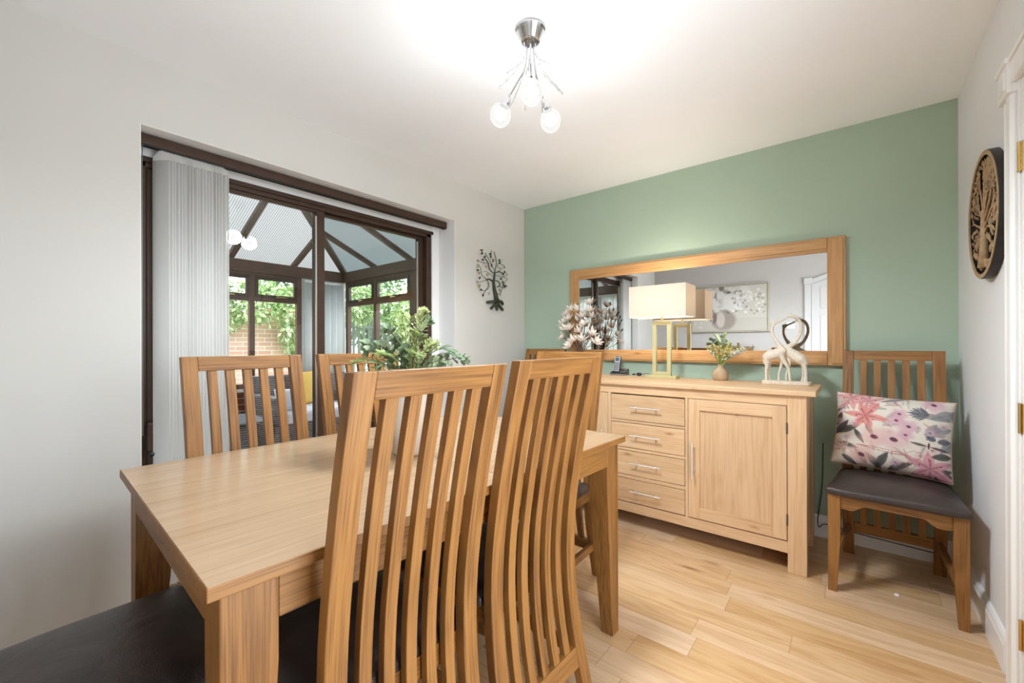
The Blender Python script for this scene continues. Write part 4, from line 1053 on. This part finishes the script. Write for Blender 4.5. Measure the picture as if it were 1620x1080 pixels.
for i, (x, z, dy) in enumerate(FLW):
    x = sqx(x); tip = Vector((x, -.22+dy*.8, z))-O
    path = catmull([(rr.uniform(-.008, .008), rr.uniform(-.008, .008), -.06), Vector((tip.x*.25, tip.y*.3, tip.z*.35)), Vector((tip.x*.75+rr.uniform(-.015, .015), tip.y*.8, tip.z*.75)), tip], 6)
    br = MB().tube(path, [.0028-.0012*j/(len(path)-1) for j in range(len(path))], 6)
    for q in range(3):
        a = path[8+q*3]; e = a+Vector((rr.uniform(-.05, .05), rr.uniform(-.03, .03), rr.uniform(.02, .05))); br.tube([a, e], .0013, 5)
    bo = br.build('branch', M_twig, mg)
    d = (tip-path[-4]).normalized(); d = (d+Vector((rr.uniform(-.5, .5), -.55, rr.uniform(0, .3)))).normalized()
    sx = d.cross(Vector((0, 0, 1))).normalized(); sz = sx.cross(d)
    fm, fb = MB(), MB(); k = rr.choice((7, 8, 9))
    for layer, (lc, op, ln) in enumerate([(k, .98, .058), (k-2, .60, .048)]):
        for j in range(lc):
            a = 2*PI*(j+.5*layer)/lc+rr.uniform(-.15, .15); o_ = sx*math.cos(a)+sz*math.sin(a)
            dd = (d*(1-op*.72)+o_*op).normalized()
            fm.leaf(tip, dd, d, ln*rr.uniform(.8, 1.3), .020, .25, -.28, 5)
    for j in range(5):
        a = 2*PI*j/5; o_ = sx*math.cos(a)+sz*math.sin(a); fb.leaf(tip-d*.004, (d*.5+o_).normalized(), d, .026, .015, .2, .1, 3)
    fb.ball(tip+d*.006, .007, 8)
    fo = fm.build('magnolia_flower', M_pet, mg, smooth=True); fb.build('flower_heart', M_blush, fo)
for (x, z) in BUD:
    x = sqx(x); tip = Vector((x, -.22+rr.uniform(-.03, .05), z))-O; st_ = Vector((tip.x*.6, tip.y*.5, tip.z*.55))
    m = MB().tube(catmull([(0, 0, -.02), st_, tip], 5), .0013, 5).build('twig', M_twig, mg)
    d = (tip-st_).normalized(); MB().tube([tip-d*.006, tip+d*.004, tip+d*.014, tip+d*.026], [.0015, .0055, .0052, .0008], 8).build('bud', M_budm, m)

# ================================================================== CENTREPIECE ON THE TABLE
CX, CY, CZ = 1.205, -2.215, .7801
cv = thing('centrepiece_vase', 'cream cylindrical ceramic vase in the middle of the dining table', 'vase', (CX, CY, CZ))
MB().lathe([(0, 0), (.050, 0), (.056, .006), (.062, .12), (.064, .215), (.060, .222), (.056, .215), (.052, .03), (0, .02)], n=40).build('vessel', paint('cream_ceramic', None), cv, smooth=True)
fo = thing('foliage_arrangement', 'artificial eucalyptus, fern and pale astilbe sprays in the vase on the dining table', 'foliage', (CX, CY, CZ+.21))
M_euc = leafmat('eucalyptus', srgb(104, 126, 98), srgb(166, 182, 146), .15, 25); M_fern = leafmat('fern', srgb(146, 170, 104), srgb(200, 212, 150), .25, 25); M_ast = leafmat('astilbe', srgb(184, 196, 140), srgb(216, 220, 174), .25, 25); M_dk = leafmat('dark_leaf', srgb(58, 84, 56), srgb(104, 132, 92), .15, 25)
rr = random.Random(29)
def sprig(tip, kind, sag=.02):
    tip = Vector(tip); path = catmull([(rr.uniform(-.02, .02), rr.uniform(-.02, .02), -.05), Vector((tip.x*.4, tip.y*.4, tip.z*.55+.02)), Vector((tip.x*.8, tip.y*.8, tip.z*.85+sag)), tip], 7)
    st = MB().tube(path, .0016, 5); lv = MB(); n = len(path)
    for j in range(4, n):
        p = path[j]; d = (path[j]-path[j-1]).normalized(); sd = d.cross(Vector((.3, .2, 1))).normalized(); f = j/n
        if kind == 'euc' and (j % 2 or f > .8):
            ax_ = j*1.3; sd = (sd*math.cos(ax_)+sd.cross(d)*math.sin(ax_)).normalized()
            for s in (-1, 1):
                dd = (sd*s+d*.5+Vector((0, 0, rr.uniform(-.2, .3)))).normalized(); lv.leaf(p, dd, (0, -.4, 1), rr.uniform(.026, .034)*(1.25-.55*f), rr.uniform(.028, .036)*(1.25-.55*f), .15, .1, 4)
        elif kind == 'euc': pass
        elif kind == 'fern':
            for s in (-1, 1):
                q = .055*(1.15-f)
                dd = (sd*s+d*.7).normalized()
                for t in range(5): lv.leaf(p+dd*q*t/5, (dd+sd.cross(dd)*rr.uniform(-.8, .8)).normalized(), (0, -.3, 1), .016, .006, .1, .1, 2)
        elif kind == 'ast':
            q = .050*(1.2-f)
            for t in range(9):
                a = rr.uniform(0, 2*PI); o_ = (sd*math.cos(a)+sd.cross(d)*math.sin(a)+d*.8).normalized()
                for w in range(3): lv.leaf(p+o_*q*w/3, (o_+Vector((rr.uniform(-.5, .5), rr.uniform(-.5, .5), rr.uniform(-.2, .6)))).normalized(), (0, -.3, 1), .013, .006, .1, .1, 2)
        else:
            if j % 3 == 0:
                for s in (-1, 1): lv.leaf(p, (sd*s*.7+d).normalized(), (0, -.4, 1), .055, .013, .15, .15, 4)
    mat = {'euc': M_euc, 'fern': M_fern, 'ast': M_ast, 'long': M_dk}[kind]
    so = st.build('stem', M_twig if kind != 'ast' else M_fern, fo); lv.build({'euc': 'eucalyptus_leaves', 'fern': 'fern_fronds', 'ast': 'astilbe_plume', 'long': 'long_leaves'}[kind], mat, so)
# offsets are (along the table's width x, length y, height above the rim)
CTIP = [((0.041, 0.033, 0.271), 'ast'), ((0.043, 0.009, 0.19), 'fern'), ((0.015, 0.076, 0.24), 'euc'), ((-0.052, -0.016, 0.173), 'euc'), ((-0.065, 0.012, 0.258), 'fern'), ((-0.086, -0.071, 0.152), 'euc'), ((-0.098, -0.106, 0.135), 'euc'), ((-0.1, -0.146, 0.102), 'fern'), ((-0.027, -0.1, 0.127), 'fern'), ((0.078, 0.09, 0.142), 'long'), ((0.114, 0.092, 0.125), 'long'), ((0.129, 0.143, 0.107), 'euc'), ((0.093, 0.037, 0.158), 'ast'), ((0.028, -0.042, 0.137), 'euc'), ((-0.062, 0.053, 0.26), 'fern'), ((-0.176, -0.066, 0.158), 'euc'), ((-0.129, -0.002, 0.215), 'euc'), ((0.085, -0.034, 0.127), 'fern'), ((0.132, 0.03, 0.096), 'euc'), ((0.005, -0.125, 0.088), 'long')]
for t, k in CTIP: sprig((t[0], t[1], t[2]), k)
for i in range(7):
    a = rr.uniform(0, 2*PI); r_ = rr.uniform(.06, .12); sprig((math.cos(a)*r_, math.sin(a)*r_, rr.uniform(.0, .07)), rr.choice(('euc', 'euc', 'fern')))

# ================================================================== ROUND TREE PLAQUE, right wall
rp = thing('round_wall_art', 'round dark metal tree of life wall plaque with bronze branches on the right wall', 'wall art', (W-.001, -.692, 1.640), 0)
M_dkm = paint('black_metal', srgb(50, 46, 44), .15, .45, 30); M_brz = paint('antique_bronze', srgb(168, 140, 106), .22, .5, 60)
R0 = .243
def ringm(r0, r1, x0, x1, n=64):
    m = MB(); vs = []
    for x in (x0, x1):
        for r in (r0, r1): vs += [(x, r*math.cos(2*PI*j/n), r*math.sin(2*PI*j/n)) for j in range(n)]
    f = []
    for j in range(n):
        k = (j+1) % n; f += [(j, k, n+k, n+j), (2*n+j, 3*n+j, 3*n+k, 2*n+k), (j, 2*n+j, 2*n+k, k), (n+j, n+k, 3*n+k, 3*n+j)]
    return m.add(vs, f)
ringm(R0-.010, R0, -.028, 0).build('rim', M_dkm, rp, bevel=.0015)
ringm(R0-.018, R0-.002, -.030, -.026).build('bronze_band', M_brz, rp)
MB().lathe([(0, -.006), (R0-.012, -.006), (R0-.012, -.001), (0, -.001)], n=64, axis='x').build('mirror_back', base('dark_mirror', srgb(150, 152, 150), .06, 1.)[0], rp)
rr = random.Random(12)
tk = MB(); lf_ = MB(); XO = -.022
def inr(p): return math.hypot(p[0], p[1]) < R0-.024
def limb(p, a, ln, w, depth):
    pts = [p]; q = p; aa = a
    for i in range(4):
        aa += rr.uniform(-.10, .10); q = (q[0]+math.cos(aa)*ln/4, q[1]+math.sin(aa)*ln/4)
        if not inr(q): break
        pts.append(q)
    if len(pts) < 2: return
    tk.tube([(XO, -u, v) for u, v in pts], [w*.8*(1-.55*i/len(pts)) for i in range(len(pts))], 6)
    for i in range(1, len(pts)):
        for s in (-1, 1):
            if depth < 2: 
                if rr.random() < .5: limb(pts[i], aa+s*rr.uniform(.35, .75), ln*.66, w*.55, depth+1)
            if depth >= 1 and rr.random() < .75:
                l0 = (pts[i][0]+math.cos(aa+s)*.008, pts[i][1]+math.sin(aa+s)*.008); e = (l0[0]+math.cos(aa+s*.8)*.02, l0[1]+math.sin(aa+s*.8)*.02)
                if inr(e): lf_.leaf((XO-.003, -l0[0], l0[1]), (0, -math.cos(aa+s*.8), math.sin(aa+s*.8)), (-1, 0, 0), .021, .010, .2, .05, 3)
tk.tube([(XO, 0, -.20), (XO, .004, -.12), (XO, -.002, -.05), (XO, 0, .02)], [.020, .013, .012, .010], 10)
for s in (-1, 1):
    for k in range(3): tk.tube(catmull([(XO, s*.006, -.17), (XO, s*(.03+.02*k), -.185-.004*(2-k)), (XO, s*(.05+.022*k), -.205+.012*k)], 4), [.006]*8+[.003], 6)
for a0, y0, l0 in ((PI/2, .02, .19), (PI/2-.35, -.01, .20), (PI/2+.35, -.01, .20), (PI/2-.8, -.03, .20), (PI/2+.8, -.03, .20), (PI/2-1.25, -.05, .19), (PI/2+1.25, -.05, .19)):
    limb((0, y0), a0, l0, .0062, 0)
for s in (-1, 1):
    path = catmull([(0, -.07), (s*.07, -.045), (s*.13, -.075)], 4) if False else [(0, -.075), (s*.05, -.05), (s*.10, -.065), (s*.13, -.10)]
    tk.tube([(XO, -u, v) for u, v in path], .004, 6)
    for (u, v) in ((.06, -.075), (.085, -.085), (.10, -.095), (.115, -.125), (.135, -.12), (.10, -.13)): lf_.leaf((XO-.003, -s*u, v), (0, -s*.3, -1), (-1, 0, 0), .030, .018, .2, .05, 3)
tk.build('tree', M_brz, rp, smooth=True); lf_.build('tree_leaves', M_brz, rp, solid=.002)

# ================================================================== METAL TREE, left wall
lt_ = thing('metal_tree_wall_art', 'small green and gold metal tree wall sculpture on the grey wall beside the patio door', 'wall art', (.001, -.465, 1.685), 0)
M_grn = paint('dark_green_metal', srgb(62, 66, 52), .15, .5, 40); M_gld = metal('gold_leaf', srgb(190, 160, 90), .4)
tx = .018
def Pt(u, v): return (tx, u, v)
# crop coordinates (748x1080 view of the plaque) -> metres on the wall
def T(cx, cy): return Pt((cx-375)/430*.40, -(cy-540)/830*.505)
tb = MB()
tb.tube([T(440, 830), T(420, 740), T(400, 640), T(392, 560), T(405, 470), T(410, 390)], [.022, .018, .014, .011, .008, .004], 8)
for pts_, w in (((432, 820), (380, 830), (300, 850)), .008), (((440, 850), (400, 880), (350, 935)), .007), (((435, 850), (435, 900), (435, 950)), .007), (((445, 850), (480, 890), (525, 940)), .007), (((450, 820), (500, 820), (525, 860)), .008):
    tb.tube(catmull([T(*p) for p in pts_], 4), [w*2.2]+[w*1.7]*7+[w*1.1], 6)
for pts_, w in (((395, 560), (340, 530), (300, 540)), .0065), (((410, 440), (370, 420), (335, 380), (320, 310), (280, 260)), .004), (((410, 400), (430, 300), (420, 210), (400, 150)), .003), (((420, 420), (470, 400), (520, 410)), .004), (((410, 530), (460, 540), (480, 590), (440, 620)), .004), (((300, 540), (240, 490), (220, 400), (185, 350)), .0022), (((300, 550), (230, 580), (180, 595)), .002), (((320, 560), (330, 640), (280, 690), (220, 690)), .002), (((400, 390), (340, 280), (280, 180)), .0022), (((330, 310), (250, 320), (180, 310)), .0018), (((430, 420), (500, 350), (440, 330), (480, 260), (510, 220)), .002), (((500, 460), (590, 480), (530, 560), (480, 740)), .0018), (((430, 460), (520, 460), (590, 420), (540, 380)), .0018), (((300, 540), (320, 620), (270, 720), (240, 760)), .0018), (((410, 480), (340, 460), (300, 430), (260, 440)), .0018), (((480, 600), (520, 620), (560, 590)), .0018), (((480, 280), (540, 300), (540, 330)), .002), (((470, 640), (500, 680), (460, 720)), .0018):
    tb.tube(catmull([T(*p) for p in pts_], 5), w, 6)
tb.build('trunk_and_branches', M_grn, lt_, smooth=True)
lv = MB(); 
for (cx, cy, a) in ((230, 160, 0), (235, 200, .6), (245, 285, 0), (270, 240, .8), (345, 180, 0), (350, 215, 1.5), (360, 335, 1.2), (465, 240, .9), (475, 270, .8), (180, 437, 0), (205, 535, .8), (220, 690, 0), (248, 760, 1), (490, 495, 0), (515, 540, 1), (540, 390, .8), (520, 425, .2), (530, 575, 1.2), (560, 590, .3), (540, 600, .9), (380, 265, 1)):
    x, y, z = T(cx, cy); d = (0, math.cos(a), math.sin(a)); lv.leaf((x+.004, y-d[1]*.016, z-d[2]*.016), d, (1, 0, 0), .034, .017, .2, .05, 4)
lv.build('leaves', M_grn, lt_, solid=.0015)
gd = MB()
for (cx, cy, r) in ((182, 310, .009), (178, 387, .010), (200, 470, .010), (290, 363, .009), (305, 475, .012), (175, 592, .008), (200, 640, .013), (437, 720, .010), (325, 725, .009), (360, 142, .009), (385, 258, .011), (468, 660, .009), (540, 322, .009), (400, 145, .007)):
    x, y, z = T(cx, cy); m_ = [(x+.004, y+r*math.cos(t*PI/6), z+r*math.sin(t*PI/6)) for t in range(13)]; gd.tube(m_, .0022, 5, False)
for (cx, cy, r) in ((200, 470, .006), (200, 640, .009), (437, 720, .008), (385, 258, .007), (305, 475, .005)):
    x, y, z = T(cx, cy); gd.ball((x+.004, y, z), r, 8, (.3, 1, 1))
gd.build('gold_discs', M_gld, lt_)

# ================================================================== FLORAL CUSHION
def paint_cushion(nx, ny):
    """plain textile print: cream ground with watercolour lilies, orchids and grey leaves (u right, v up)"""
    rs = np.random.RandomState(2)
    u, v = np.meshgrid(np.linspace(0, 1, nx), np.linspace(0, 1, ny)); v_ = 1-v; A = 1.08
    img = np.ones((ny, nx, 3))*np.array([212, 205, 194.])
    def blend(mask, col, a=.85):
        m = np.clip(mask, 0, 1)[..., None]*a; img[:] = img*(1-m)+np.array(col, float)*m
    def loc(cx, cy, ang):
        x, y = (u-cx)*A, (v_-cy); c, s = math.cos(ang), math.sin(ang); return x*c+y*s, -x*s+y*c
    def leaf(cx, cy, ln, w, ang, col, a=.85, vein=True):
        x, y = loc(cx, cy, ang); t = np.clip(x/ln, 0, 1); ww = w*np.sin(PI*t**.8)
        blend(((x > 0) & (x < ln))*np.clip((ww-abs(y))/.006, 0, 1), col, a)
        if vein: blend(((x > 0) & (x < ln*.92))*np.clip((.0035-abs(y))/.002, 0, 1), np.array(col)*.62, .6)
    def lily(cx, cy, r, col, rot=0):
        for k in range(6):
            leaf(cx, cy, r*(.85+.25*rs.rand()), r*.20, rot+k*PI/3+rs.uniform(-.15, .15), col, .8)
        for k in range(6): leaf(cx, cy, r*.55, r*.06, rot+k*PI/3, np.array(col)*.75, .7, False)
        for k in range(5):
            a = rot+.5+k*1.2; x, y = loc(cx+math.cos(a)*r*.4/A, cy+math.sin(a)*r*.4, 0); blend(np.clip((.010-np.hypot(x, y))/.004, 0, 1), (120, 60, 70), .9)
    def orchid(cx, cy, r, col):
        for k in range(5):
            a = k*2*PI/5+.3; x, y = loc(cx+math.cos(a)*r*.55/A, cy+math.sin(a)*r*.5, a); blend(np.clip(1.25-np.sqrt((x/(r*.62))**2+(y/(r*.5))**2), 0, .85), col, .75)
        x, y = loc(cx, cy, .4); blend(np.clip((r*.30-np.hypot(x, y*1.4))/.01, 0, 1), (88, 46, 62), .85)
    def outline(cx, cy, rx, ry, ang, col, th=.004):
        x, y = loc(cx, cy, ang); q = np.sqrt((x/rx)**2+(y/ry)**2); blend(np.clip((th/min(rx, ry)-abs(q-1))/.04, 0, 1), col, .7)
    G1, G2, G3 = (100, 102, 108), (72, 71, 72), (134, 136, 141)
    # monstera-like grey leaves top right
    for k in range(9): leaf(.80-.0*k, .20+.006*k, .20-.012*abs(k-4), .024, 2.2+.24*k, G3 if k % 2 else G1, .85)
    leaf(.98, .26, .38, .045, PI+.1, G1, .55)
    for c_ in ((.97, .36, .26, .05, PI-.5), (.86, .33, .24, .055, 1.9), (1.0, .15, .24, .06, 2.6), (1.0, .52, .2, .05, 2.2), (1.0, .1, .2, .05, 1.6)): leaf(*c_, G3, .8)
    # dark leaves left
    for c_ in ((.02, .62, .26, .045, -1.0), (.04, .60, .28, .045, -.55), (.03, .50, .22, .04, -1.35), (.05, .72, .24, .035, .25), (.20, .52, .22, .03, 1.05), (.30, .44, .18, .028, 1.1), (.02, .30, .2, .03, -.9), (.33, .95, .22, .04, -2.2), (.40, .98, .26, .045, -1.1), (.50, .97, .26, .04, -.5), (.45, .98, .24, .04, -2.3), (.10, .88, .2, .035, .6), (.80, .98, .24, .06, -.25), (.99, .86, .26, .05, 2.6), (.98, .70, .18, .045, 2.9)): leaf(*c_, G2, .85)
    for k in range(9): leaf(.10, .16, .15, .007, 1.2+.42*k, G2, .8, False)
    for k in range(8): leaf(.40+.035*k, .0, .10, .006, 1.0+.16*k, (70, 66, 72), .8, False)
    leaf(.40, .12, .28, .022, -.35, G1, .7)
    for k in range(34):
        leaf(rs.uniform(.02, .98), rs.uniform(.02, .98), rs.uniform(.10, .2), rs.uniform(.018, .034), rs.uniform(0, 6.28), ((150, 148, 150), (176, 166, 162), (196, 158, 156))[k % 3], .42)
    for k in range(14): orchid(rs.uniform(.05, .95), rs.uniform(.05, .95), rs.uniform(.03, .055), ((204, 176, 172), (190, 168, 178))[k % 2])
    # flowers
    lily(.15, .10, .20, (204, 148, 144), .2); lily(.30, .12, .18, (208, 150, 150), .7); lily(.29, .33, .22, (206, 130, 126), .1)
    lily(.83, .88, .24, (200, 138, 150), .5); orchid(.38, .60, .14, (208, 170, 164)); orchid(.54, .60, .14, (204, 172, 172)); orchid(.28, .85, .13, (206, 164, 154))
    for cx, cy, r in ((.57, .26, .075), (.55, .35, .08), (.65, .41, .085), (.63, .52, .07), (.83, .08, .10)): orchid(cx, cy, r, (196, 156, 172))
    lily(.10, .78, .12, (196, 170, 160), .3)
    # insects
    leaf(.80, .62, .16, .018, PI+.15, (92, 84, 84), .85); leaf(.82, .62, .18, .02, .18, (92, 84, 84), .85); leaf(.81, .57, .09, .013, PI/2, (70, 40, 44), .9)
    leaf(.86, .54, .09, .035, PI+.5, (90, 92, 104), .85); leaf(.87, .55, .12, .04, -.3, (90, 92, 104), .85)
    for c_ in ((.60, .80, .085, .05, .5), (.70, .76, .07, .05, -.5), (.62, .90, .05, .045, .2), (.68, .88, .04, .04, 0), (.50, .12, .05, .03, .4), (.56, .11, .04, .03, -.3), (.10, .70, .05, .03, 0), (.46, .75, .2, .015, .1)): outline(*c_, (170, 110, 110))
    img += rs.uniform(-5, 5, img.shape)
    c = np.clip(img, 0, 255)/255; return np.where(c <= .04045, c/12.92, ((c+.055)/1.055)**2.4)
def set_vcol(me, cols):
    a = me.color_attributes.new('Col', 'FLOAT_COLOR', 'POINT'); a.data.foreach_set('color', np.concatenate([cols, np.ones((len(cols), 1))], 1).astype(np.float32).ravel())
NC = 150
cm = pillow(.44, .37, .19, NC, .42, .05)
fc = cm.build('scatter_cushion', vcol_mat('printed_cushion', .85, 900), None, smooth=True, solid=0)
me = fc.data
co = np.empty(len(me.vertices)*3); me.vertices.foreach_get('co', co); co = co.reshape(-1, 3)
NU, NV = 400, 340; im = paint_cushion(NU, NV)
uu = np.clip(((co[:, 0]/.44)+.5)*(NU-1), 0, NU-1).astype(int); vv = np.clip(((co[:, 2]/.37)+.5)*(NV-1), 0, NV-1).astype(int)
set_vcol(me, im[vv, uu])
fc.location = (2.515, -.318, .700); fc.rotation_euler = (math.radians(-17), math.radians(2.5), math.radians(-6))
tag(fc, 'cream cushion printed with pink lilies and grey leaves on the corner dining chair', 'cushion')
pip = []
for (sx, sz, ex, ez) in ((-1, -1, 1, -1), (1, -1, 1, 1), (1, 1, -1, 1), (-1, 1, -1, -1)):
    for k in range(12):
        t = k/12; u, v = sx+(ex-sx)*t, sz+(ez-sz)*t
        pip.append((u*.22*(1-.05*(1-v*v)*u*u), 0, v*.185*(1-.05*(1-u*u)*v*v)))
pip.append(pip[0])
MB().tube(pip, .0032, 6, False).build('piping', paint('piping_pink', srgb(196, 160, 148), .05, .8), fc, smooth=True)

# ================================================================== FRAMED PAINTING, back wall
pf = thing('framed_painting', 'framed painting of white flowers in a pot, seen in the wide mirror', 'painting', (1.03, YB, 1.632))
def paint_canvas(nx, ny):
    rs = np.random.RandomState(6); u, v = np.meshgrid(np.linspace(0, 1, nx), np.linspace(0, 1, ny)); A = 1.55
    img = np.ones((ny, nx, 3))*np.array([186, 181, 172.])+((v > .28)[..., None]*np.array([6, 8, 8.]))
    def blob(cx, cy, rx, ry, col, a=.8, ang=0):
        x, y = (u-cx)*A, v-cy; c, s = math.cos(ang), math.sin(ang); x, y = x*c+y*s, -x*s+y*c
        m = np.clip(1.3-np.sqrt((x/rx)**2+(y/ry)**2)*1.0, 0, 1)[..., None]; m = np.clip(m*3, 0, 1)*a; img[:] = img*(1-m)+np.array(col, float)*m
    blob(.44, .24, .22, .20, (150, 138, 130), .9); blob(.40, .25, .08, .16, (214, 206, 198), .6); blob(.30, .30, .07, .12, (96, 82, 78), .6)
    for k in range(70):
        cx, cy = rs.uniform(.12, .62), rs.uniform(.42, .98); blob(cx, cy, rs.uniform(.02, .05), rs.uniform(.03, .06), (96+rs.randint(50),)*3 if k % 3 else (80, 70, 64), .6, rs.uniform(0, 3))
    for k in range(34): blob(rs.uniform(.25, .78), rs.uniform(.48, .96), rs.uniform(.04, .09), rs.uniform(.05, .09), (206, 204, 200), .75, rs.uniform(0, 3))
    blob(.56, .62, .17, .17, (208, 207, 204), .85)
    for k in range(60): blob(rs.uniform(.55, .97), .45+rs.uniform(-.12, .45), rs.uniform(.01, .03), rs.uniform(.02, .035), (146, 142, 134) if k % 2 else (224, 222, 216), .7, rs.uniform(0, 3))
    for k in range(9): blob(rs.uniform(.04, .3), rs.uniform(.06, .3), .02, .03, (206, 200, 196), .6)
    c = np.clip(img+rs.uniform(-4, 4, img.shape), 0, 255)/255; return np.where(c <= .04045, c/12.92, ((c+.055)/1.055)**2.4)
hw_, hh_ = .475, .305; nx_, ny_ = 200, 130
m = MB(); m.add([((1-2*i/(nx_-1))*hw_*-1, .022, (2*j/(ny_-1)-1)*hh_) for j in range(ny_) for i in range(nx_)], [(j*nx_+i, j*nx_+i+1, (j+1)*nx_+i+1, (j+1)*nx_+i) for j in range(ny_-1) for i in range(nx_-1)])
cv_ = m.build('canvas', vcol_mat('printed_canvas', .8, 700), pf, solid=.004)
set_vcol(cv_.data, paint_canvas(nx_, ny_).reshape(-1, 3))
M_pf = paint('silver_gilt_frame', srgb(176, 170, 152), .08, .45, 30)
f = MB()
for s in (-1, 1):
    a = s*(hw_+.004); f.box(min(a, a+s*.014), max(a, a+s*.014), .001, .034, -hh_-.018, hh_+.018)
    a = s*(hh_+.004); f.box(-hw_-.004, hw_+.004, .001, .034, min(a, a+s*.014), max(a, a+s*.014))
f.build('frame', M_pf, pf, bevel=.002)
# light switch
ls = thing('light_switch', 'white light switch plate on the back wall, seen in the mirror', 'light switch', (1.752, YB, 1.38))
MB().box(-.043, .043, .0005, .008, -.043, .043).build('plate', M_white, ls, bevel=.003)
MB().box(-.012, .012, .008, .013, -.018, .018).build('rocker', M_white, ls, bevel=.001)
# cables behind the sideboard and the small bead on the floor
cb_ = MB().tube(catmull([(2.235, -.022, .56), (2.23, -.024, .30), (2.21, -.022, .12), (2.215, -.024, .06), (2.25, -.022, .085), (2.40, -.021, .070), (2.6, -.021, .06), (2.74, -.022, .055)], 6), .0026, 6).build('power_cable', M_blk, None, smooth=True)
tag(cb_, 'thin black cable running along the skirting board behind the corner chair', 'cable')
bd = MB().lathe([(.004, 0), (.009, .001), (.010, .004), (.008, .007), (.004, .008), (.003, .004), (.004, 0)], n=20).build('castor_cap', M_white, None, smooth=True, loc=(2.526, -.518, .0))
tag(bd, 'tiny white plastic ring lying on the floor under the corner chair', 'plastic ring')
# low door sill plate
